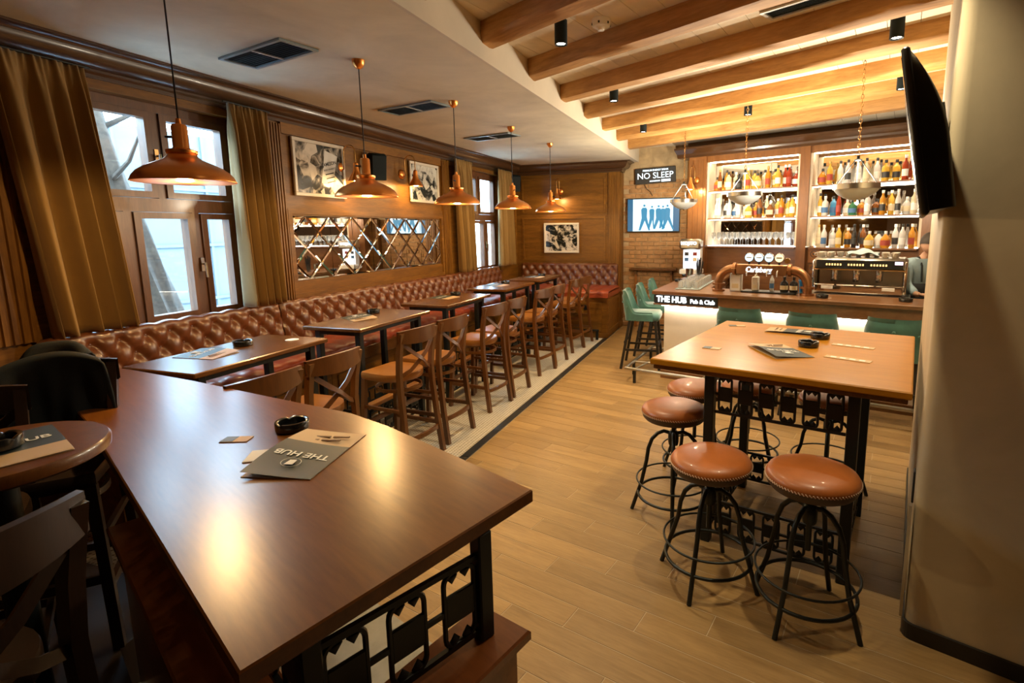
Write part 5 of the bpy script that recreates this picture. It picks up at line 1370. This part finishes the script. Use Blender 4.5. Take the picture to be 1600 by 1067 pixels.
# lit cocktail dispenser
t = thing('drink_dispenser', 'white lit drink dispenser reading MOJITO at the end of the bar', 'dispenser', (-.72, 8.98, CZ+.001), -.12)
MB().cbox(.02, .0, .04, .34, .30, .08, .012).build('base', 'white_plastic', t, 40); MB().cbox(.03, .06, .31, .28, .16, .46, .015).build('column', 'white_plastic', t, 40)
hd = MB().cbox(.01, -.01, .485, .34, .28, .17, .03).build('head', 'steel', t, 40)
text('lettering', 'MOJITO', .068, 'sign_white', hd, (-.005, -.153, .50), (PI/2, 0, 0), .002, bold=.002, fitw=.25)
fp = MB().box(-.115, .15, -.028, -.020, .09, .395).build('lit_front', 'panel_white', t)
for k, (x_, z_, mt) in enumerate(((-.06, .325, 'label_black'), (.075, .325, 'label_red'), (-.06, .235, 'label_blue'), (.075, .235, 'label_cream'))): MB().box(x_-.032, x_+.032, -.031, -.027, z_-.028, z_+.028).build('print_square', mt, fp)
# inner work station and coffee machine
t = thing('work_station', 'low steel work station behind the bar front', 'station', B2W(-.38, 6.92)+(0,), an_c)
MB().cbox(0, 0, 1.075, 1.0, .56, .03, .005).build('top', 'steel', t); MB().box(-.48, .48, -.26, .26, 0, 1.06).build('cabinet', 'steel', t)
EW = .92
t = thing('coffee_machine', 'wide chrome espresso machine with three groups and lit buttons', 'coffee machine', B2W(-.385, 6.92)+(1.091,), an_c)
MB().cbox(0, -.02, .065, EW-.04, .46, .10, .012).build('base', 'chrome', t, 40); MB().cbox(0, .12, .22, EW-.06, .20, .24, .01).build('back_panel', 'steel', t)
hd = MB().cbox(0, -.02, .345, EW, .44, .13, .03).build('head', 'steel', t, 40)
MB().box(-.42, .42, -.245, -.236, .30, .385).build('control_strip', 'black_plastic', hd)
MB().box(-EW/2, EW/2, -.26, .2, .275, .287).build('lip', 'chrome', t)
for s_ in (-1, 1): MB().cbox(s_*(EW/2-.012), -.02, .20, .03, .44, .36, .01).build('side_cheek', 'chrome', t, 40)
for sx in (-1, 1): MB().cbox(sx*.30, -.253, .075, .12, .006, .035, .002).build('badge_plate', 'white_plastic', t)
MB().box(-.40, .40, -.24, -.05, .115, .121).build('drip_tray', 'chrome', t)
text('lettering', 'Espresso italiano', .030, 'ink_white', hd, (-.02, -.243, .398), (PI/2, 0, 0), .0006)
for g_ in range(3):
    xg = -.24+.22*g_
    MB().lathe([(.0, .185), (.036, .185), (.040, .20), (.040, .285), (.0, .285)], 20, (xg, -.14, 0)).build('group_head', 'chrome', t, 40)
    pf = MB().lathe([(.0, .140), (.020, .145), (.038, .160), (.040, .188), (.0, .188)], 20, (xg, -.14, 0)).build('portafilter', 'chrome', t, 40)
    MB().tube([(xg, -.18, .172), (xg-.01, -.28, .160)], [.009, .014], 10).build('grip', 'cap_black', pf, 60)
    for k in range(6): MB().cbox(xg-.075+.028*k, -.247, .335, .016, .006, .022, .002).build('lit_button', 'button_glow', hd)
MB().cbox(.38, -.247, .36, .075, .006, .035, .002).build('display', 'display_pink', hd)
MB().tube([(.43, -.2, .28), (.44, -.24, .22), (.44, -.23, .14)], .006, 8).build('steam_wand', 'chrome', t, 60)
cm = MB().lathe([(.0, 0), (.024, 0), (.026, .004), (.038, .05), (.040, .056), (.037, .056), (.034, .05), (.022, .008), (.0, .006)], 18).tube([(.036, 0, .046), (.054, 0, .043), (.055, 0, .022), (.031, 0, .016)], .004, 6).mesh('cup', 'porcelain', 50)
rc2 = random.Random(3)
spots_c = []
for j in range(3):
    for i in range(9):
        u = -.40+.092*i+rc2.uniform(-.006, .006)
        if 2 <= i <= 6 and j < 2: continue
        spots_c.append((u, -.17+.105*j, i, j))
for u, w_, i, j in spots_c:
    q = B2W(-.385, 6.92); x = q[0]+u*math.cos(an_c)-w_*math.sin(an_c); y = q[1]+u*math.sin(an_c)+w_*math.cos(an_c)
    tag(link('cup', cm, None, (x, y, 1.091+.411), rc2.uniform(0, 6)), 'white cup on the coffee machine, %s along the %s row' % (ORD[i], ['front', 'middle', 'back'][j]), 'cup', 'white cups on the coffee machine')
q = B2W(-.385, 6.92); t = thing('towel', 'pale blue towel crumpled on top of the coffee machine', 'towel', (q[0]+.0, q[1]-.06, 1.503), an_c)
def towel(u, v):
    x = -.14+.30*u; y = -.13+.20*v; d = max(0, 1-((x-.01)/.17)**2)*max(0, 1-((y+.03)/.13)**2)
    return (x+.012*math.sin(9*v), y, .008+.075*d**.6+.012*math.sin(11*u+3*v)*d**.3+.010*math.sin(16*v-5*u)*d**.3)
o = MB().grid(towel, 30, 22).build('cloth', 'towel_cloth', t, 80); mdf = o.modifiers.new('thick', 'SOLIDIFY'); mdf.thickness = .005

# ------------------------------------------------------------------ barman behind the counter
def skinned(name, verts, edges, radii, mat, parent, root=0, sub=2):
    me = bpy.data.meshes.new(name); me.from_pydata(verts, edges, []); me.materials.append(MATS[mat]); o = link(name, me, parent)
    m1 = o.modifiers.new('skin', 'SKIN'); m1.use_smooth_shade = True
    if not me.skin_vertices: pass
    for i, r in enumerate(radii):
        sv = me.skin_vertices[0].data[i]; sv.radius = r if isinstance(r, tuple) else (r, r); sv.use_root = (i == root)
    m2 = o.modifiers.new('sub', 'SUBSURF'); m2.levels = sub; m2.render_levels = sub
    return o
t = thing('person', 'barman in a pale blue shirt and dark apron bending over the bar', 'person', (2.015, 7.13, 0), rad(20))
# local: faces -y (towards the bar front), leaning forward
bv = [(0, 0, .95), (0, -.02, 1.10), (0, -.06, 1.28), (0, -.09, 1.42), (0, -.11, 1.50), (0, -.135, 1.56),
      (-.19, -.09, 1.41), (-.225, -.12, 1.18), (-.21, -.30, 1.09), (-.21, -.36, 1.10),
      (.19, -.09, 1.41), (.25, -.11, 1.18), (.20, -.29, 1.11), (.18, -.36, 1.115),
      (-.09, 0, .90), (-.10, -.02, .50), (-.10, .02, .08), (-.10, -.13, .035),
      (.09, 0, .90), (.10, -.02, .50), (.10, .02, .08), (.10, -.13, .035)]
be = [(0, 1), (1, 2), (2, 3), (3, 4), (4, 5), (3, 6), (6, 7), (7, 8), (8, 9), (3, 10), (10, 11), (11, 12), (12, 13), (0, 14), (14, 15), (15, 16), (16, 17), (0, 18), (18, 19), (19, 20), (20, 21)]
br = [(.13, .10), (.12, .09), (.13, .095), (.10, .075), .052, .05, .045, .038, .033, .028, .045, .038, .033, .028, .085, .055, .04, .035, .085, .055, .04, .035]
body = skinned('body', bv, be, br, 'skin', t)
sv_ = [q for i, q in enumerate(bv) if i < 4 or i in (6, 7, 8, 10, 11, 12)]+[(0, -.105, 1.485)]
se_ = [(0, 1), (1, 2), (2, 3), (3, 4), (4, 5), (5, 6), (3, 7), (7, 8), (8, 9), (3, 10)]
skinned('shirt', sv_, se_, [(.155, .125), (.155, .12), (.172, .13), (.15, .11), .088, .064, .048, .088, .064, .048, .068], 'shirt', t)
skinned('trousers', [bv[0], bv[14], bv[15], bv[16], bv[18], bv[19], bv[20]], [(0, 1), (1, 2), (2, 3), (0, 4), (4, 5), (5, 6)], [(.155, .125), .10, .075, .06, .10, .075, .06], 'trousers', t)
def ap(u, v): 
    a = rad(-80+160*u); z = .45+.75*v; return (.185*math.sin(a), -.155*math.cos(a)-.02-.04*v, z)
ao = MB().grid(ap, 16, 10).build('apron', 'apron', t, 80); mm_ = ao.modifiers.new('thick', 'SOLIDIFY'); mm_.thickness = .004
for s_ in (-1, 1): MB().tube([(s_*.09, -.20, 1.22), (s_*.10, -.20, 1.40), (s_*.085, -.12, 1.495), (s_*.06, .0, 1.47), (s_*.05, .045, 1.30), (s_*.04, .08, 1.08)], .011, 6).build('apron_strap', 'apron', t, 60)
def head(u, v):
    a = 2*PI*u; p_ = PI*v; r = math.sin(p_); z = -math.cos(p_)
    x = .078*r*math.cos(a)*(1-.12*max(0, -z)); y = .098*r*math.sin(a); zz = .118*z
    f_ = max(0, -math.sin(a))*r      # front of the face is -y
    y -= .022*f_*math.exp(-((x/.016)**2))*math.exp(-(((zz+.012)/.022)**2))     # nose
    y += .008*f_*math.exp(-(((abs(x)-.03)/.014)**2))*math.exp(-(((zz-.012)/.012)**2))  # eye sockets
    y -= .006*f_*math.exp(-((x/.022)**2))*math.exp(-(((zz+.055)/.010)**2))     # lips
    y -= .008*f_*math.exp(-((x/.025)**2))*math.exp(-(((zz+.095)/.018)**2))     # chin
    return (x, y, zz)
hl = (0, -.165, 1.655); hr = (rad(12), rad(8), rad(85))
ho = MB().grid(head, 40, 30).build('head', 'skin', t, 80, hl, hr)
for s_ in (-1, 1):
    MB().lathe([(.0, -.028), (.010, -.02), (.014, 0), (.012, .018), (.0, .03)], 10).xf(Matrix.Translation((s_*.080, .012, 0)) @ Matrix.Diagonal((.5, 1.2, 1.1, 1))).build('ear', 'skin', ho, 80)
    MB().lathe([(.0, -.009), (.008, -.004), (.009, .0), (.008, .004), (.0, .009)], 10, (s_*.030, -.086, .012)).build('eye', 'ink_black', ho, 80)
def hairf(u, v):
    a = 2*PI*u; low = -.25+.75*max(0, -math.sin(a)); z = low+(1-low)*v; r = math.sqrt(max(0, 1-z*z))
    return (.083*r*math.cos(a), .104*r*math.sin(a)+.004, .124*z)
MB().grid(hairf, 32, 12).build('hair', 'hair', ho, 80)
for s_, w0 in ((-1, Vector((-.21, -.36, 1.10))), (1, Vector((.18, -.36, 1.115)))):
    vv = [tuple(w0), tuple(w0+Vector((0, -.045, .0))), tuple(w0+Vector((0, -.085, -.002)))]; ee = [(0, 1), (1, 2)]; rr_ = [(.026, .018), (.040, .016), (.040, .014)]
    for k, (dx, ln3) in enumerate(((-.030, .060), (-.010, .072), (.011, .068), (.030, .052))):
        i0 = len(vv); p0 = w0+Vector((dx, -.088, -.003)); vv += [tuple(p0), tuple(p0+Vector((dx*.1, -ln3*.5, .006))), tuple(p0+Vector((dx*.15, -ln3, -.014)))]; ee += [(2, i0), (i0, i0+1), (i0+1, i0+2)]; rr_ += [.010, .009, .0075]
    i0 = len(vv); p0 = w0+Vector((-s_*.034, -.03, -.002)); vv += [tuple(p0), tuple(p0+Vector((-s_*.022, -.03, .0))), tuple(p0+Vector((-s_*.026, -.058, -.008)))]; ee += [(1, i0), (i0, i0+1), (i0+1, i0+2)]; rr_ += [.012, .010, .008]
    skinned('hand', vv, ee, rr_, 'skin', t)
